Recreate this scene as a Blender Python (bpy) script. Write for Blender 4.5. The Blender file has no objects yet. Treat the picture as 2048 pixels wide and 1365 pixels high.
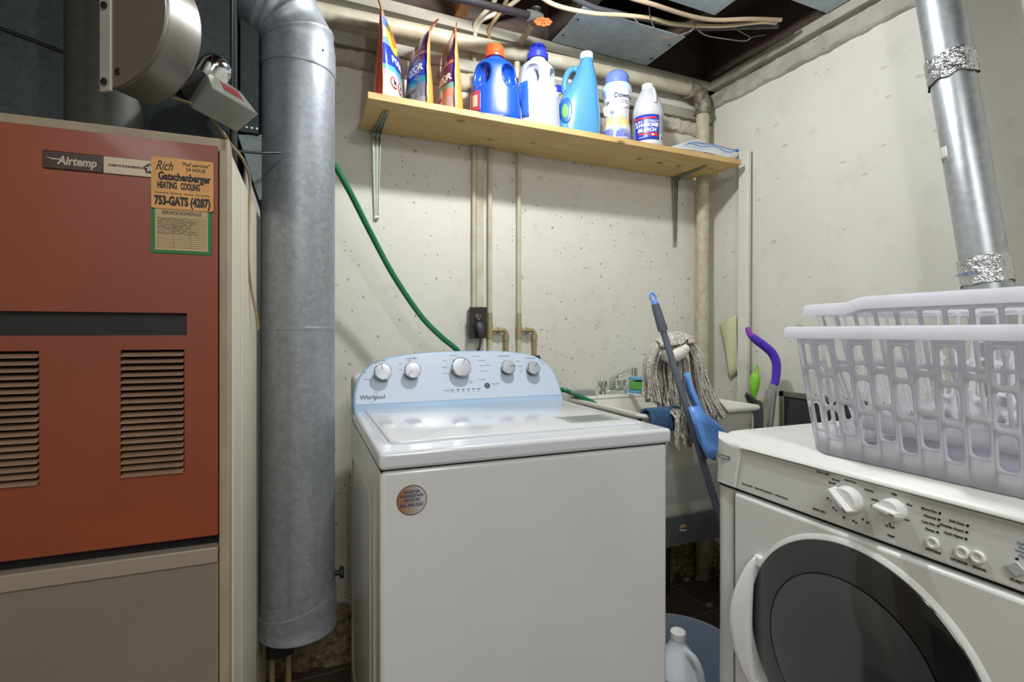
import bpy, bmesh, math, random
from mathutils import Vector, Matrix, noise as mnoise

SC = bpy.context.scene
COL = SC.collection
R = math.radians
PI = math.pi
H = 1.15                      # eye height of the camera
YAW = R(23.75)
FWD = Vector((math.sin(YAW), math.cos(YAW), 0))
RGT = Vector((math.cos(YAW), -math.sin(YAW), 0))
EYE = Vector((0, 0, H))
XR, YB, ZC = 1.876, 1.90, 2.33   # right wall, back wall, underside of the joists

# ------------------------------------------------------------ camera
cam_d = bpy.data.cameras.new('camera')
cam_d.sensor_width = 36
cam_d.lens = 1030 / 2048 * 36
cam_d.shift_y = -17.5 / 2048
cam_d.clip_start = 0.01
cam = bpy.data.objects.new('camera', cam_d)
COL.objects.link(cam)
cam.location = EYE
cam.rotation_euler = (R(90), 0, -YAW)
SC.camera = cam

# ------------------------------------------------------------ view
SC.view_settings.view_transform = 'Standard'
SC.view_settings.look = 'None'
SC.view_settings.gamma = 1
SC.view_settings.use_curve_mapping = False
SC.view_settings.exposure = 0.43

# ------------------------------------------------------------ world and lamps
w = bpy.data.worlds.new('world'); SC.world = w; w.use_nodes = True
w.node_tree.nodes['Background'].inputs[0].default_value = (.9, .95, 1, 1)
w.node_tree.nodes['Background'].inputs[1].default_value = 0.3

def lamp(name, kind, loc, energy, color=(1, 1, 1), size=.1, rot=(0, 0, 0), size_y=None):
    d = bpy.data.lights.new(name, kind); d.energy = energy; d.color = color
    if kind == 'AREA':
        d.size = size
        if size_y: d.shape = 'RECTANGLE'; d.size_y = size_y
    else: d.shadow_soft_size = size
    o = bpy.data.objects.new(name, d); COL.objects.link(o); o.location = loc; o.rotation_euler = rot
    return o
lamp('point_light', 'POINT', (.66, 1.13, 2.262), 27, (.985, 1, .985), .03)  # ceiling bulb above the view, placed from the shadows it casts
lamp('point_light', 'POINT', (.45, -.25, 2.25), 13, (.985, 1, .985), .05)  # unseen fill light, added to lift the shade below the shelf
# unseen fill lights added behind the camera to brighten the fronts
lamp('fill_light', 'AREA', (.2, -1.2, 2.27), 22, (.985, 1, .985), .35, (0, 0, 0), 1.3)
lamp('fill_light', 'AREA', (-1.0, -2.1, 2.27), 15, (1, .99, .96), .35, (0, 0, 0), 1.3)

# ------------------------------------------------------------ helpers
def ray(px, py):
    u = (px - 1024) / 1030; v = (665 - py) / 1030
    return FWD + RGT * u + Vector((0, 0, v))
def at_d(px, py, t): return EYE + ray(px, py) * t
def at_x(px, py, X): d = ray(px, py); return EYE + d * (X / d.x)
def at_y(px, py, Y): d = ray(px, py); return EYE + d * (Y / d.y)
def at_z(px, py, Z): d = ray(px, py); return EYE + d * ((Z - H) / d.z)

def lin(c):
    return tuple(((x / 255) / 12.92 if x / 255 <= .04045 else ((x / 255 + .055) / 1.055) ** 2.4) for x in c) + (1,)

MATS = {}
def _new(name):
    m = bpy.data.materials.new(name); m.use_nodes = True
    nt = m.node_tree; b = nt.nodes['Principled BSDF']
    return m, nt, b
def _coord(nt, scale=(1, 1, 1), rot=(0, 0, 0), kind='Object'):
    tc = nt.nodes.new('ShaderNodeTexCoord'); mp = nt.nodes.new('ShaderNodeMapping')
    nt.links.new(tc.outputs[kind], mp.inputs[0]); mp.inputs['Scale'].default_value = scale
    mp.inputs['Rotation'].default_value = rot
    return mp.outputs[0]
def _noise(nt, vec, scale, detail=4, rough=.55, dist=0):
    n = nt.nodes.new('ShaderNodeTexNoise'); n.inputs['Scale'].default_value = scale
    n.inputs['Detail'].default_value = detail; n.inputs['Roughness'].default_value = rough
    n.inputs['Distortion'].default_value = dist
    nt.links.new(vec, n.inputs['Vector']); return n.outputs[0]
def _ramp(nt, fac, stops, interp='LINEAR'):
    r = nt.nodes.new('ShaderNodeValToRGB'); r.color_ramp.interpolation = interp
    e = r.color_ramp.elements
    while len(e) > 1: e.remove(e[-1])
    e[0].position = stops[0][0]; e[0].color = stops[0][1]
    for p, c in stops[1:]:
        q = e.new(p); q.color = c
    nt.links.new(fac, r.inputs[0]); return r.outputs[0]
def _mix(nt, fac, a, b, mode='MIX'):
    n = nt.nodes.new('ShaderNodeMix'); n.data_type = 'RGBA'; n.blend_type = mode
    for s, v in ((n.inputs[0], fac), (n.inputs[6], a), (n.inputs[7], b)):
        if isinstance(v, bpy.types.NodeSocket): nt.links.new(v, s)
        else: s.default_value = v
    return n.outputs[2]
def _math(nt, op, a, b=0.0):
    n = nt.nodes.new('ShaderNodeMath'); n.operation = op
    for s, v in ((n.inputs[0], a), (n.inputs[1], b)):
        if isinstance(v, bpy.types.NodeSocket): nt.links.new(v, s)
        else: s.default_value = v
    return n.outputs[0]
def _bump(nt, b, height, strength, dist=.002):
    n = nt.nodes.new('ShaderNodeBump'); n.inputs['Strength'].default_value = strength
    n.inputs['Distance'].default_value = dist
    nt.links.new(height, n.inputs['Height']); nt.links.new(n.outputs[0], b.inputs['Normal'])
G0 = (0, 0, 0, 1); G1 = (1, 1, 1, 1)

def M(name, rgb, rough=.5, metal=0, var=0, vscale=6, bump=0, bscale=60, bdist=.001, coat=0, alpha=1, sss=0, stretch=(1, 1, 1), spec=None, rgb2=None, trans=0):
    if name in MATS: return MATS[name]
    m, nt, b = _new(name); MATS[name] = m
    c = lin(rgb)
    b.inputs['Base Color'].default_value = c
    b.inputs['Roughness'].default_value = rough; b.inputs['Metallic'].default_value = metal
    if coat: b.inputs['Coat Weight'].default_value = coat; b.inputs['Coat Roughness'].default_value = .08
    if spec is not None: b.inputs['Specular IOR Level'].default_value = spec
    if trans: b.inputs['Transmission Weight'].default_value = trans
    if alpha < 1: b.inputs['Alpha'].default_value = alpha
    if sss:
        b.inputs['Subsurface Weight'].default_value = sss; b.inputs['Subsurface Radius'].default_value = (.01, .01, .01)
    if var or bump: vec = _coord(nt, stretch)
    if var:
        n = _noise(nt, vec, vscale, 5)
        c2 = lin(rgb2) if rgb2 else tuple(x * (1 - var) for x in c[:3]) + (1,)
        f = _ramp(nt, n, [(.35, G0), (.68, G1)])
        nt.links.new(_mix(nt, f, c, c2), b.inputs['Base Color'])
    if bump: _bump(nt, b, _noise(nt, vec, bscale, 4), bump, bdist)
    return m

class MB:
    """collects shapes into one mesh"""
    def __init__(s): s.bm = bmesh.new(); s.mi = 0
    def _faces(s, fs):
        for f in fs: f.material_index = s.mi
    def poly(s, pts):
        vs = [s.bm.verts.new(p) for p in pts]
        f = s.bm.faces.new(vs); f.material_index = s.mi; return f
    def box(s, x0, x1, y0, y1, z0, z1, mtx=None):
        P = [Vector(p) for p in ((x0, y0, z0), (x1, y0, z0), (x1, y1, z0), (x0, y1, z0), (x0, y0, z1), (x1, y0, z1), (x1, y1, z1), (x0, y1, z1))]
        if mtx is not None: P = [mtx @ p for p in P]
        v = [s.bm.verts.new(p) for p in P]
        for q in ((3, 2, 1, 0), (4, 5, 6, 7), (0, 1, 5, 4), (1, 2, 6, 5), (2, 3, 7, 6), (3, 0, 4, 7)):
            f = s.bm.faces.new([v[i] for i in q]); f.material_index = s.mi
        return s
    def hexa(s, P):
        v = [s.bm.verts.new(p) for p in P]
        for q in ((3, 2, 1, 0), (4, 5, 6, 7), (0, 1, 5, 4), (1, 2, 6, 5), (2, 3, 7, 6), (3, 0, 4, 7)):
            f = s.bm.faces.new([v[i] for i in q]); f.material_index = s.mi
        return s
    def prism(s, pts2, d0, d1, mtx=None, plane='xz'):
        """outline extruded between d0 and d1 along the third axis"""
        def P(a, b, d):
            p = Vector((a, d, b)) if plane == 'xz' else (Vector((a, b, d)) if plane == 'xy' else Vector((d, a, b)))
            return mtx @ p if mtx is not None else p
        A = [s.bm.verts.new(P(a, b, d0)) for a, b in pts2]; B = [s.bm.verts.new(P(a, b, d1)) for a, b in pts2]
        n = len(pts2); fs = [s.bm.faces.new(A[::-1]), s.bm.faces.new(B)]
        for i in range(n): fs.append(s.bm.faces.new((A[i], A[(i + 1) % n], B[(i + 1) % n], B[i])))
        s._faces(fs); return s
    def rings(s, rings, cap0=True, cap1=True, closed=True):
        V = [[s.bm.verts.new(p) for p in r] for r in rings]
        for A, B in zip(V, V[1:]):
            n = len(A)
            for i in range(n if closed else n - 1):
                j = (i + 1) % n
                f = s.bm.faces.new((A[i], A[j], B[j], B[i])); f.material_index = s.mi
        if cap0: f = s.bm.faces.new(V[0][::-1]); f.material_index = s.mi
        if cap1: f = s.bm.faces.new(V[-1]); f.material_index = s.mi
        return s
    def tube(s, pts, r, n=12, cap=True, flat=1.0):
        pts = [Vector(p) for p in pts]; rs = r if isinstance(r, (list, tuple)) else [r] * len(pts)
        rings = []; up = None
        for i, p in enumerate(pts):
            d = ((pts[min(i + 1, len(pts) - 1)] - pts[max(i - 1, 0)])).normalized()
            if up is None:
                up = Vector((0, 0, 1)) if abs(d.z) < .9 else Vector((0, 1, 0))
            a = d.cross(up).normalized(); b = a.cross(d).normalized(); up = b
            rings.append([p + (a * math.cos(2 * PI * k / n) + b * math.sin(2 * PI * k / n) * flat) * rs[i] for k in range(n)])
        return s.rings(rings, cap, cap)
    def cyl(s, p0, p1, r0, r1=None, n=32, cap=True):
        return s.tube([p0, p1], [r0, r0 if r1 is None else r1], n, cap)
    def lathe(s, prof, n=40, mtx=None, cap0=True, cap1=True):
        rings = []
        for r, z in prof:
            ring = [Vector((r * math.cos(2 * PI * k / n), r * math.sin(2 * PI * k / n), z)) for k in range(n)]
            rings.append([mtx @ p for p in ring] if mtx is not None else ring)
        return s.rings(rings, cap0, cap1)
    def build(s, name, mat, parent=None, bevel=0, seg=2, smooth=True, angle=35, recalc=True, solid=0, sub=0, mtx=None, weld=False):
        if weld: bmesh.ops.remove_doubles(s.bm, verts=s.bm.verts, dist=1e-5)
        if recalc: bmesh.ops.recalc_face_normals(s.bm, faces=s.bm.faces)
        me = bpy.data.meshes.new(name); s.bm.to_mesh(me); s.bm.free()
        return finish(name, me, mat, parent, bevel, seg, smooth, angle, solid, sub, mtx)

def finish(name, me, mat, parent=None, bevel=0, seg=2, smooth=True, angle=35, solid=0, sub=0, mtx=None):
    for m_ in (mat if isinstance(mat, (list, tuple)) else [mat]): me.materials.append(m_)
    if smooth:
        me.polygons.foreach_set('use_smooth', [True] * len(me.polygons))
        me.set_sharp_from_angle(angle=R(angle))
    o = bpy.data.objects.new(name, me); COL.objects.link(o)
    if parent is not None: o.parent = parent
    if mtx is not None: o.matrix_local = mtx
    if solid:
        k = o.modifiers.new('solid', 'SOLIDIFY'); k.thickness = solid; k.offset = 0
    if bevel:
        k = o.modifiers.new('bevel', 'BEVEL'); k.width = bevel; k.segments = seg; k.limit_method = 'ANGLE'; k.angle_limit = R(40)
        k.harden_normals = False
    if sub:
        k = o.modifiers.new('sub', 'SUBSURF'); k.levels = sub; k.render_levels = sub
    return o

def tag(o, label, cat, group=None):
    o['label'] = label; o['category'] = cat
    if group: o['group'] = group
    return o
def thing(name, label, cat, loc=(0, 0, 0), rotz=0, group=None):
    o = bpy.data.objects.new(name, None); COL.objects.link(o); o.empty_display_size = .05
    o.location = loc; o.rotation_euler = (0, 0, rotz)
    return tag(o, label, cat, group)
def struct(o): o['kind'] = 'structure'; return o

def frame(o, x, y):
    """matrix whose x and y axes lie in a face; z points out of it"""
    x = Vector(x).normalized(); y = Vector(y); z = x.cross(y).normalized(); y = z.cross(x)
    m = Matrix((x, y, z)).transposed().to_4x4(); m.translation = Vector(o); return m
def front(x, y, z): return frame((x, y, z), (1, 0, 0), (0, 0, 1))

def text_mesh(s, size, align='CENTER', bold=0, shear=0, depth=.0003, spacing=1, w=0):
    cu = bpy.data.curves.new('text', 'FONT'); cu.body = s; cu.size = size; cu.align_x = align; cu.align_y = 'CENTER'
    cu.extrude = depth; cu.offset = bold; cu.shear = shear; cu.resolution_u = 3; cu.space_character = spacing
    o = bpy.data.objects.new('text', cu); COL.objects.link(o)
    bpy.context.view_layer.update()
    me = bpy.data.meshes.new_from_object(o.evaluated_get(bpy.context.evaluated_depsgraph_get()))
    bpy.data.objects.remove(o); bpy.data.curves.remove(cu); me.materials.clear()
    if w and len(me.vertices):
        xs = [v.co.x for v in me.vertices]; k = w / (max(xs) - min(xs)); me.transform(Matrix.Diagonal((k, 1, 1, 1)))
    return me
def text(s, size, parent, mtx, mat, name='lettering', **kw):
    me = text_mesh(s, size, **kw); me.name = name
    return finish(name, me, mat, parent, smooth=False, mtx=mtx)
def texts(items, parent, mat, name='lettering'):
    """several strings as one printed layer: (string, size, matrix, kwargs)"""
    bm = bmesh.new()
    for s, size, mtx, kw in items:
        me = text_mesh(s, size, **kw); me.transform(mtx); bm.from_mesh(me); bpy.data.meshes.remove(me)
    me = bpy.data.meshes.new(name); bm.to_mesh(me); bm.free()
    return finish(name, me, mat, parent, smooth=False)

# lofts with superelliptic sections: (z, cx, cy, rx, ry, n)
class Loft:
    def __init__(s, secs, steps=6):
        s.raw = secs; out = []
        n = len(secs)
        for i in range(n - 1):
            p0, p1, p2, p3 = secs[max(i - 1, 0)], secs[i], secs[i + 1], secs[min(i + 2, n - 1)]
            for k in range(steps):
                t = k / steps
                out.append(tuple(.5 * ((2 * b) + (c - a) * t + (2 * a - 5 * b + 4 * c - d) * t * t + (3 * b - a - 3 * c + d) * t ** 3) for a, b, c, d in zip(p0, p1, p2, p3)))
        out.append(tuple(secs[-1])); s.s = out
    def at(s, z):
        for a, b in zip(s.s, s.s[1:]):
            if a[0] <= z <= b[0] and b[0] > a[0]:
                t = (z - a[0]) / (b[0] - a[0]); return tuple(x + (y - x) * t for x, y in zip(a, b))
        return s.s[0] if z < s.s[0][0] else s.s[-1]
    def front(s, x, z, off=.0006):
        _, cx, cy, rx, ry, n = s.at(z); q = min(.999, abs((x - cx) / max(rx, 1e-4)))
        return Vector((x, cy - ry * (1 - q ** n) ** (1 / n) - off, z))
    def mb(s, mb=None, N=48, cap=True):
        mb = mb or MB(); rings = []
        for z, cx, cy, rx, ry, n in s.s:
            rx = max(rx, 2e-4); ry = max(ry, 2e-4)
            r = []
            for k in range(N):
                a = 2 * PI * k / N; c, d = math.cos(a), math.sin(a)
                r.append(Vector((cx + rx * math.copysign(abs(c) ** (2 / n), c), cy + ry * math.copysign(abs(d) ** (2 / n), d), z)))
            rings.append(r)
        return mb.rings(rings, cap, cap)
    def patch(s, x0, x1, z0, z1, name, mat, parent, off=.0007, nx=14, nz=8, ell=False):
        mb = MB()
        if ell:
            cx, cz, a, b = (x0 + x1) / 2, (z0 + z1) / 2, (x1 - x0) / 2, (z1 - z0) / 2
            rings = [[s.front(cx + a * q * math.cos(t * 2 * PI / 32), cz + b * q * math.sin(t * 2 * PI / 32), off) for t in range(32)] for q in (.02, .3, .55, .8, 1)]
            mb.rings(rings, True, False)
        else:
            rows = [[s.front(x0 + (x1 - x0) * i / nx, z0 + (z1 - z0) * j / nz, off) for i in range(nx + 1)] for j in range(nz + 1)]
            mb.rings(rows, False, False, closed=False)
        o = mb.build(name, mat, parent, recalc=False, solid=.0004); return o
    def text(s, items, name, mat, parent, off=.0012):
        bm = bmesh.new()
        for st, size, x, z, kw in items:
            me = text_mesh(st, size, **kw)
            for v in me.vertices:
                p = s.front(x + v.co.x, z + v.co.y, off + v.co.z); v.co = p
            bm.from_mesh(me); bpy.data.meshes.remove(me)
        me = bpy.data.meshes.new(name); bm.to_mesh(me); bm.free()
        return finish(name, me, mat, parent, smooth=False)

def carve(mb, cutters, voxel=.003, it=6, name='body'):
    """solid minus cutters, then remeshed so that the edges melt like moulded plastic"""
    def tmp(m):
        bmesh.ops.recalc_face_normals(m.bm, faces=m.bm.faces)
        me = bpy.data.meshes.new('t'); m.bm.to_mesh(me); m.bm.free()
        o = bpy.data.objects.new('t', me); COL.objects.link(o); return o
    a = tmp(mb); cs = [tmp(c) for c in cutters]
    r0 = a.modifiers.new('r0', 'REMESH'); r0.mode = 'VOXEL'; r0.voxel_size = voxel
    for c in cs:
        k = a.modifiers.new('b', 'BOOLEAN'); k.operation = 'DIFFERENCE'; k.object = c; k.solver = 'EXACT'
    r = a.modifiers.new('r', 'REMESH'); r.mode = 'VOXEL'; r.voxel_size = voxel
    sm = a.modifiers.new('s', 'SMOOTH'); sm.iterations = it; sm.factor = .5
    bpy.context.view_layer.update()
    me = bpy.data.meshes.new_from_object(a.evaluated_get(bpy.context.evaluated_depsgraph_get()))
    for o in [a] + cs:
        d = o.data; bpy.data.objects.remove(o); bpy.data.meshes.remove(d)
    me.name = name; return me

def rrect(cx, cy, a, b, r, z, k=6):
    """rounded rectangle ring, half sizes a and b"""
    out = []
    for sx, sy, a0 in ((1, 1, 0), (-1, 1, 90), (-1, -1, 180), (1, -1, 270)):
        for i in range(k + 1):
            t = R(a0 + 90 * i / k)
            out.append(Vector((cx + sx * (a - r) + r * math.cos(t), cy + sy * (b - r) + r * math.sin(t), z)))
    return out
def bez(pts, n=8):
    """smooth curve through points"""
    P = [Vector(p) for p in pts]; out = []
    for i in range(len(P) - 1):
        a, b, c, d = P[max(i - 1, 0)], P[i], P[i + 1], P[min(i + 2, len(P) - 1)]
        for k in range(n):
            t = k / n
            out.append(.5 * ((2 * b) + (c - a) * t + (2 * a - 5 * b + 4 * c - d) * t * t + (3 * b - a - 3 * c + d) * t ** 3))
    out.append(P[-1]); return out
# ------------------------------------------------------------ materials
def concrete(name, base, dark, pit=1.0, rough_above=None):
    m, nt, b = _new(name); MATS[name] = m
    vec = _coord(nt)
    n1 = _noise(nt, vec, 1.6, 5, .6); n2 = _noise(nt, vec, 9, 6, .65)
    c = _mix(nt, _ramp(nt, n1, [(.38, G0), (.66, G1)]), lin(base), lin(dark))
    c = _mix(nt, _math(nt, 'MULTIPLY', _ramp(nt, n2, [(.55, G0), (.78, G1)]), .35), c, lin(tuple(x * .78 for x in dark)))
    # small air holes, elongated chips and trowel marks
    def pits(scale, thr, keep, stretch=(1, 1, 1)):
        v = _coord(nt, stretch)
        wob = nt.nodes.new('ShaderNodeVectorMath'); wob.operation = 'ADD'
        nz = nt.nodes.new('ShaderNodeTexNoise'); nz.inputs['Scale'].default_value = scale * 2.5
        sc_ = nt.nodes.new('ShaderNodeVectorMath'); sc_.operation = 'SCALE'; sc_.inputs['Scale'].default_value = .35 / scale
        nt.links.new(v, nz.inputs['Vector']); nt.links.new(nz.outputs['Color'], sc_.inputs[0])
        nt.links.new(v, wob.inputs[0]); nt.links.new(sc_.outputs[0], wob.inputs[1])
        vo = nt.nodes.new('ShaderNodeTexVoronoi'); vo.inputs['Scale'].default_value = scale; vo.inputs['Randomness'].default_value = 1
        nt.links.new(wob.outputs[0], vo.inputs['Vector'])
        d = _ramp(nt, vo.outputs['Distance'], [(0, G1), (thr, G1), (thr * 1.35, G0)])
        sep = nt.nodes.new('ShaderNodeSeparateColor'); nt.links.new(vo.outputs['Color'], sep.inputs[0])
        k = _math(nt, 'GREATER_THAN', sep.outputs[0], 1 - keep)
        return _math(nt, 'MULTIPLY', d, k)
    p1 = pits(22, .10, .30 * pit); p2 = pits(45, .13, .16 * pit, (1, 1, 1)); p3 = pits(11, .10, .22 * pit, (.9, .9, 1.9))
    pp = _math(nt, 'MAXIMUM', p1, _math(nt, 'MAXIMUM', p2, _math(nt, 'MULTIPLY', p3, .45)))
    c = _mix(nt, _math(nt, 'MULTIPLY', pp, .55), c, lin((112, 102, 84)))
    # bare crumbling concrete along the foot of the wall
    sz = nt.nodes.new('ShaderNodeSeparateXYZ'); nt.links.new(vec, sz.inputs[0])
    foot = _math(nt, 'ADD', sz.outputs[2], _math(nt, 'MULTIPLY', _noise(nt, vec, 7, 4), -.26))
    fm = _ramp(nt, foot, [(0, G1), (.045, G1), (.06, G0)])
    c = _mix(nt, fm, c, _mix(nt, _ramp(nt, _noise(nt, vec, 40, 5, .7), [(.4, G0), (.6, G1)]), lin((176, 158, 118)), lin((104, 90, 64))))
    nt.links.new(c, b.inputs['Base Color'])
    b.inputs['Roughness'].default_value = .62
    h = _math(nt, 'SUBTRACT', _math(nt, 'MULTIPLY', n2, .5), _math(nt, 'MULTIPLY', pp, 1.2))
    h = _math(nt, 'ADD', h, _math(nt, 'MULTIPLY', _noise(nt, vec, 60, 5), .18))
    _bump(nt, b, h, .55, .0035)
    return m
WALL = concrete('painted_concrete', (224, 222, 212), (216, 213, 201), 1.3)
LEDGE = concrete('rough_concrete', (206, 200, 184), (168, 158, 136), 1.6)
BLOCK = M('block_masonry', (188, 184, 172), .8, var=.3, vscale=7, bump=.8, bscale=30, bdist=.006)

def galv(name, rgb, rough=.38, metal=.85, amp=.25, scale=90, stretch=(1, 1, 1), streak=True):
    m, nt, b = _new(name); MATS[name] = m
    vec = _coord(nt, stretch)
    vo = nt.nodes.new('ShaderNodeTexVoronoi'); vo.inputs['Scale'].default_value = scale; nt.links.new(vec, vo.inputs['Vector'])
    sep = nt.nodes.new('ShaderNodeSeparateColor'); nt.links.new(vo.outputs['Color'], sep.inputs[0])
    n = _noise(nt, _coord(nt, (1, 1, .12) if streak else (1, 1, 1)), 9, 6, .65)
    f = _math(nt, 'ADD', _math(nt, 'MULTIPLY', sep.outputs[0], amp), _math(nt, 'MULTIPLY', n, .9))
    c = lin(rgb)
    nt.links.new(_mix(nt, _ramp(nt, f, [(.3, G0), (.85, G1)]), tuple(x * .62 for x in c[:3]) + (1,), c), b.inputs['Base Color'])
    b.inputs['Metallic'].default_value = metal
    rr = nt.nodes.new('ShaderNodeMapRange'); rr.inputs['To Min'].default_value = rough - .06; rr.inputs['To Max'].default_value = rough + .18
    nt.links.new(n, rr.inputs['Value']); nt.links.new(rr.outputs[0], b.inputs['Roughness'])
    _bump(nt, b, n, .12, .002)
    return m
GALV = galv('galvanized_duct', (166, 171, 178), .44, .5)
VENTM = galv('vent_pipe_metal', (206, 211, 216), .36, .75, .18, 60)
PLEN = galv('plenum_sheet_metal', (74, 82, 84), .5, .6, .35, 130)
PLEN2 = galv('pale_green_sheet_metal', (150, 164, 160), .5, .5, .3, 120)
DARKDUCT = galv('dark_flue_metal', (88, 90, 84), .55, .5, .2, 100)
PAN = galv('joist_panning_sheet', (196, 212, 224), .5, .1, .15, 40, streak=False)
DRUM = galv('brushed_drum_metal', (150, 146, 140), .38, .85, .1, 30)
DRUMF = M('brown_grey_face_paint', (122, 112, 104), .5, .1, var=.15)
STEEL = M('zinc_plated_steel', (170, 176, 164), .33, .9, var=.2, vscale=20)
CHROME = M('chrome', (225, 228, 230), .1, 1)
COPPER = M('tarnished_copper', (178, 142, 104), .45, .35, var=.5, vscale=60, rgb2=(160, 168, 130))
BLKIRON = M('black_iron_pipe', (62, 58, 60), .45, .6, var=.3)
PIPEPAINT = M('painted_pipe', (206, 202, 186), .5, var=.15, vscale=12, bump=.3, bscale=40, bdist=.002, rgb2=(186, 176, 146))
OLDPIPE = M('chipped_painted_pipe', (200, 194, 170), .6, var=1, vscale=34, bump=.5, bscale=50, bdist=.002, rgb2=(176, 164, 130))

def wood(name, a, b_, knots=True, stretch=(1.2, 9, 9), rough=.6):
    m, nt, b = _new(name); MATS[name] = m
    vec = _coord(nt, stretch)
    n = _noise(nt, vec, 3, 6, .6, 1.5); n2 = _noise(nt, vec, 14, 4, .6, .5)
    f = _math(nt, 'ADD', _math(nt, 'MULTIPLY', n, .75), _math(nt, 'MULTIPLY', n2, .25))
    c = _mix(nt, _ramp(nt, f, [(.35, G0), (.65, G1)]), lin(a), lin(b_))
    if knots:
        v = _coord(nt, (1, 2.1, 2.1)); vo = nt.nodes.new('ShaderNodeTexVoronoi'); vo.inputs['Scale'].default_value = 5.5
        nt.links.new(v, vo.inputs['Vector'])
        k = _ramp(nt, vo.outputs['Distance'], [(0, G1), (.07, G1), (.12, G0)])
        c = _mix(nt, _math(nt, 'MULTIPLY', k, .7), c, lin((92, 58, 26)))
    nt.links.new(c, b.inputs['Base Color']); b.inputs['Roughness'].default_value = rough
    _bump(nt, b, n2, .15, .001)
    return m
PINE = wood('pine_board', (214, 184, 128), (196, 158, 100))
JOISTW = wood('old_joist_wood', (84, 68, 60), (60, 51, 48), False)
JOISTO = wood('orange_joist_edge', (168, 122, 72), (140, 96, 56), False)
SUBF = M('subfloor_boards', (66, 52, 44), .8, var=.4, vscale=8, stretch=(6, 1, 1))
SILL = M('painted_sill_board', (176, 172, 158), .6, var=.25, vscale=8, bump=.4, bscale=30)

def tiles():
    m, nt, b = _new('brown_floor_tiles'); MATS['tiles'] = m
    vec = _coord(nt)
    br = nt.nodes.new('ShaderNodeTexBrick'); br.offset = 0; br.inputs['Scale'].default_value = 1
    br.inputs['Brick Width'].default_value = .23; br.inputs['Row Height'].default_value = .23
    br.inputs['Mortar Size'].default_value = .004
    br.inputs['Color1'].default_value = lin((70, 60, 54)); br.inputs['Color2'].default_value = lin((82, 62, 54)); br.inputs['Mortar'].default_value = lin((128, 118, 104))
    nt.links.new(vec, br.inputs['Vector'])
    n = _noise(nt, vec, 8, 6, .7)
    nt.links.new(_mix(nt, _math(nt, 'MULTIPLY', n, .5), br.outputs['Color'], lin((110, 98, 84))), b.inputs['Base Color'])
    b.inputs['Roughness'].default_value = .6
    _bump(nt, b, n, .3, .004); return m
TILES = tiles()

WHITE = M('white_enamel', (222, 222, 222), .24, var=.03, coat=.25)
WHITELID = M('white_glossy_lid', (218, 220, 226), .14, coat=.4)
WSIDE = M('washer_side_enamel', (214, 212, 202), .2, coat=.3)
DRYERW = M('cream_white_enamel', (224, 225, 222), .25, coat=.3)
DRYERP = M('dryer_console_plastic', (222, 223, 219), .35)
CONSOLE = M('pale_blue_console', (196, 208, 224), .34, coat=.08)
CONSOLERIM = M('blue_console_trim', (168, 196, 224), .25)
KNOBG = M('silver_knob_face', (184, 186, 192), .38, .35)
KNOBD = M('dark_knob_side', (70, 74, 80), .3, .5)
INK = M('dark_printed_ink', (58, 60, 70), .6)
INKG = M('grey_printed_ink', (128, 134, 146), .6)
BLACK = M('black_plastic', (26, 26, 28), .45)
BLACKM = M('matt_black_recess', (14, 14, 15), .8)
def thin_plastic(name, rgb, k):
    m, nt, b = _new(name); MATS[name] = m
    b.inputs['Base Color'].default_value = lin(rgb); b.inputs['Roughness'].default_value = .38
    tr = nt.nodes.new('ShaderNodeBsdfTranslucent'); tr.inputs[0].default_value = lin(rgb)
    mx = nt.nodes.new('ShaderNodeMixShader'); mx.inputs[0].default_value = k
    nt.links.new(b.outputs[0], mx.inputs[1]); nt.links.new(tr.outputs[0], mx.inputs[2]); nt.links.new(mx.outputs[0], nt.nodes['Material Output'].inputs[0])
    return m
BASKET = thin_plastic('white_basket_plastic', (250, 250, 254), .68)
TUBW = M('white_tub_plastic', (226, 224, 214), .38, var=.05)
TUBG = M('grey_tub_frame', (96, 102, 104), .5)
HOSE = M('green_hose_rubber', (28, 112, 72), .35)
ORANGEP = M('orange_furnace_enamel', (148, 68, 40), .36, var=.12, vscale=2, rgb2=(126, 62, 38), coat=.12)
TAN = M('taupe_enamel', (132, 122, 108), .4, var=.12, vscale=3)
TANF = M('tan_frame_enamel', (168, 152, 128), .42, var=.25, vscale=8)
LOUV = M('brown_louver_enamel', (160, 128, 106), .45, var=.2, vscale=20)
SIDEW = M('cream_furnace_side', (214, 208, 188), .38, var=.12, vscale=3, stretch=(1, 1, .3))
# ------------------------------------------------------------ the room
m = MB(); m.box(-2.4, XR, -3.2, YB, -.05, 0); struct(m.build('floor', TILES, smooth=False))
def wallgrid(name, mat, o, ux, uz, nx, nz, w_, h_, disp):
    """wall slab whose face is a fine grid nudged in and out"""
    mb = MB(); ux = Vector(ux); uz = Vector(uz); nrm = ux.cross(uz)
    rows = []
    for j in range(nz + 1):
        row = []
        for i in range(nx + 1):
            p = Vector(o) + ux * (w_ * i / nx) + uz * (h_ * j / nz)
            row.append(p + nrm * disp(p))
        rows.append(row)
    mb.rings(rows, False, False, closed=False)
    return mb.build(name, mat, recalc=False, angle=80)
def nz3(p, s): return mnoise.noise(Vector(p) * s)
def back_d(p):
    d = .004 * nz3(p, 3)
    if p.z < .17: d += .022 * (1 - p.z / .17) * (1 + nz3(p, 34)) + .014 * nz3(p, 28) * (1 - p.z / .17)   # crumbled foot of the wall
    return d
wb = wallgrid('wall_back', WALL, (-2.4, YB, 0), (1, 0, 0), (0, 0, 1), 240, 120, XR + 2.4, 2.56, back_d); struct(wb)
wr = wallgrid('wall_right', WALL, (XR, YB, 0), (0, -1, 0), (0, 0, 1), 120, 80, YB + 3.2, 2.56, lambda p: .004 * nz3(p, 3)); struct(wr)
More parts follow.
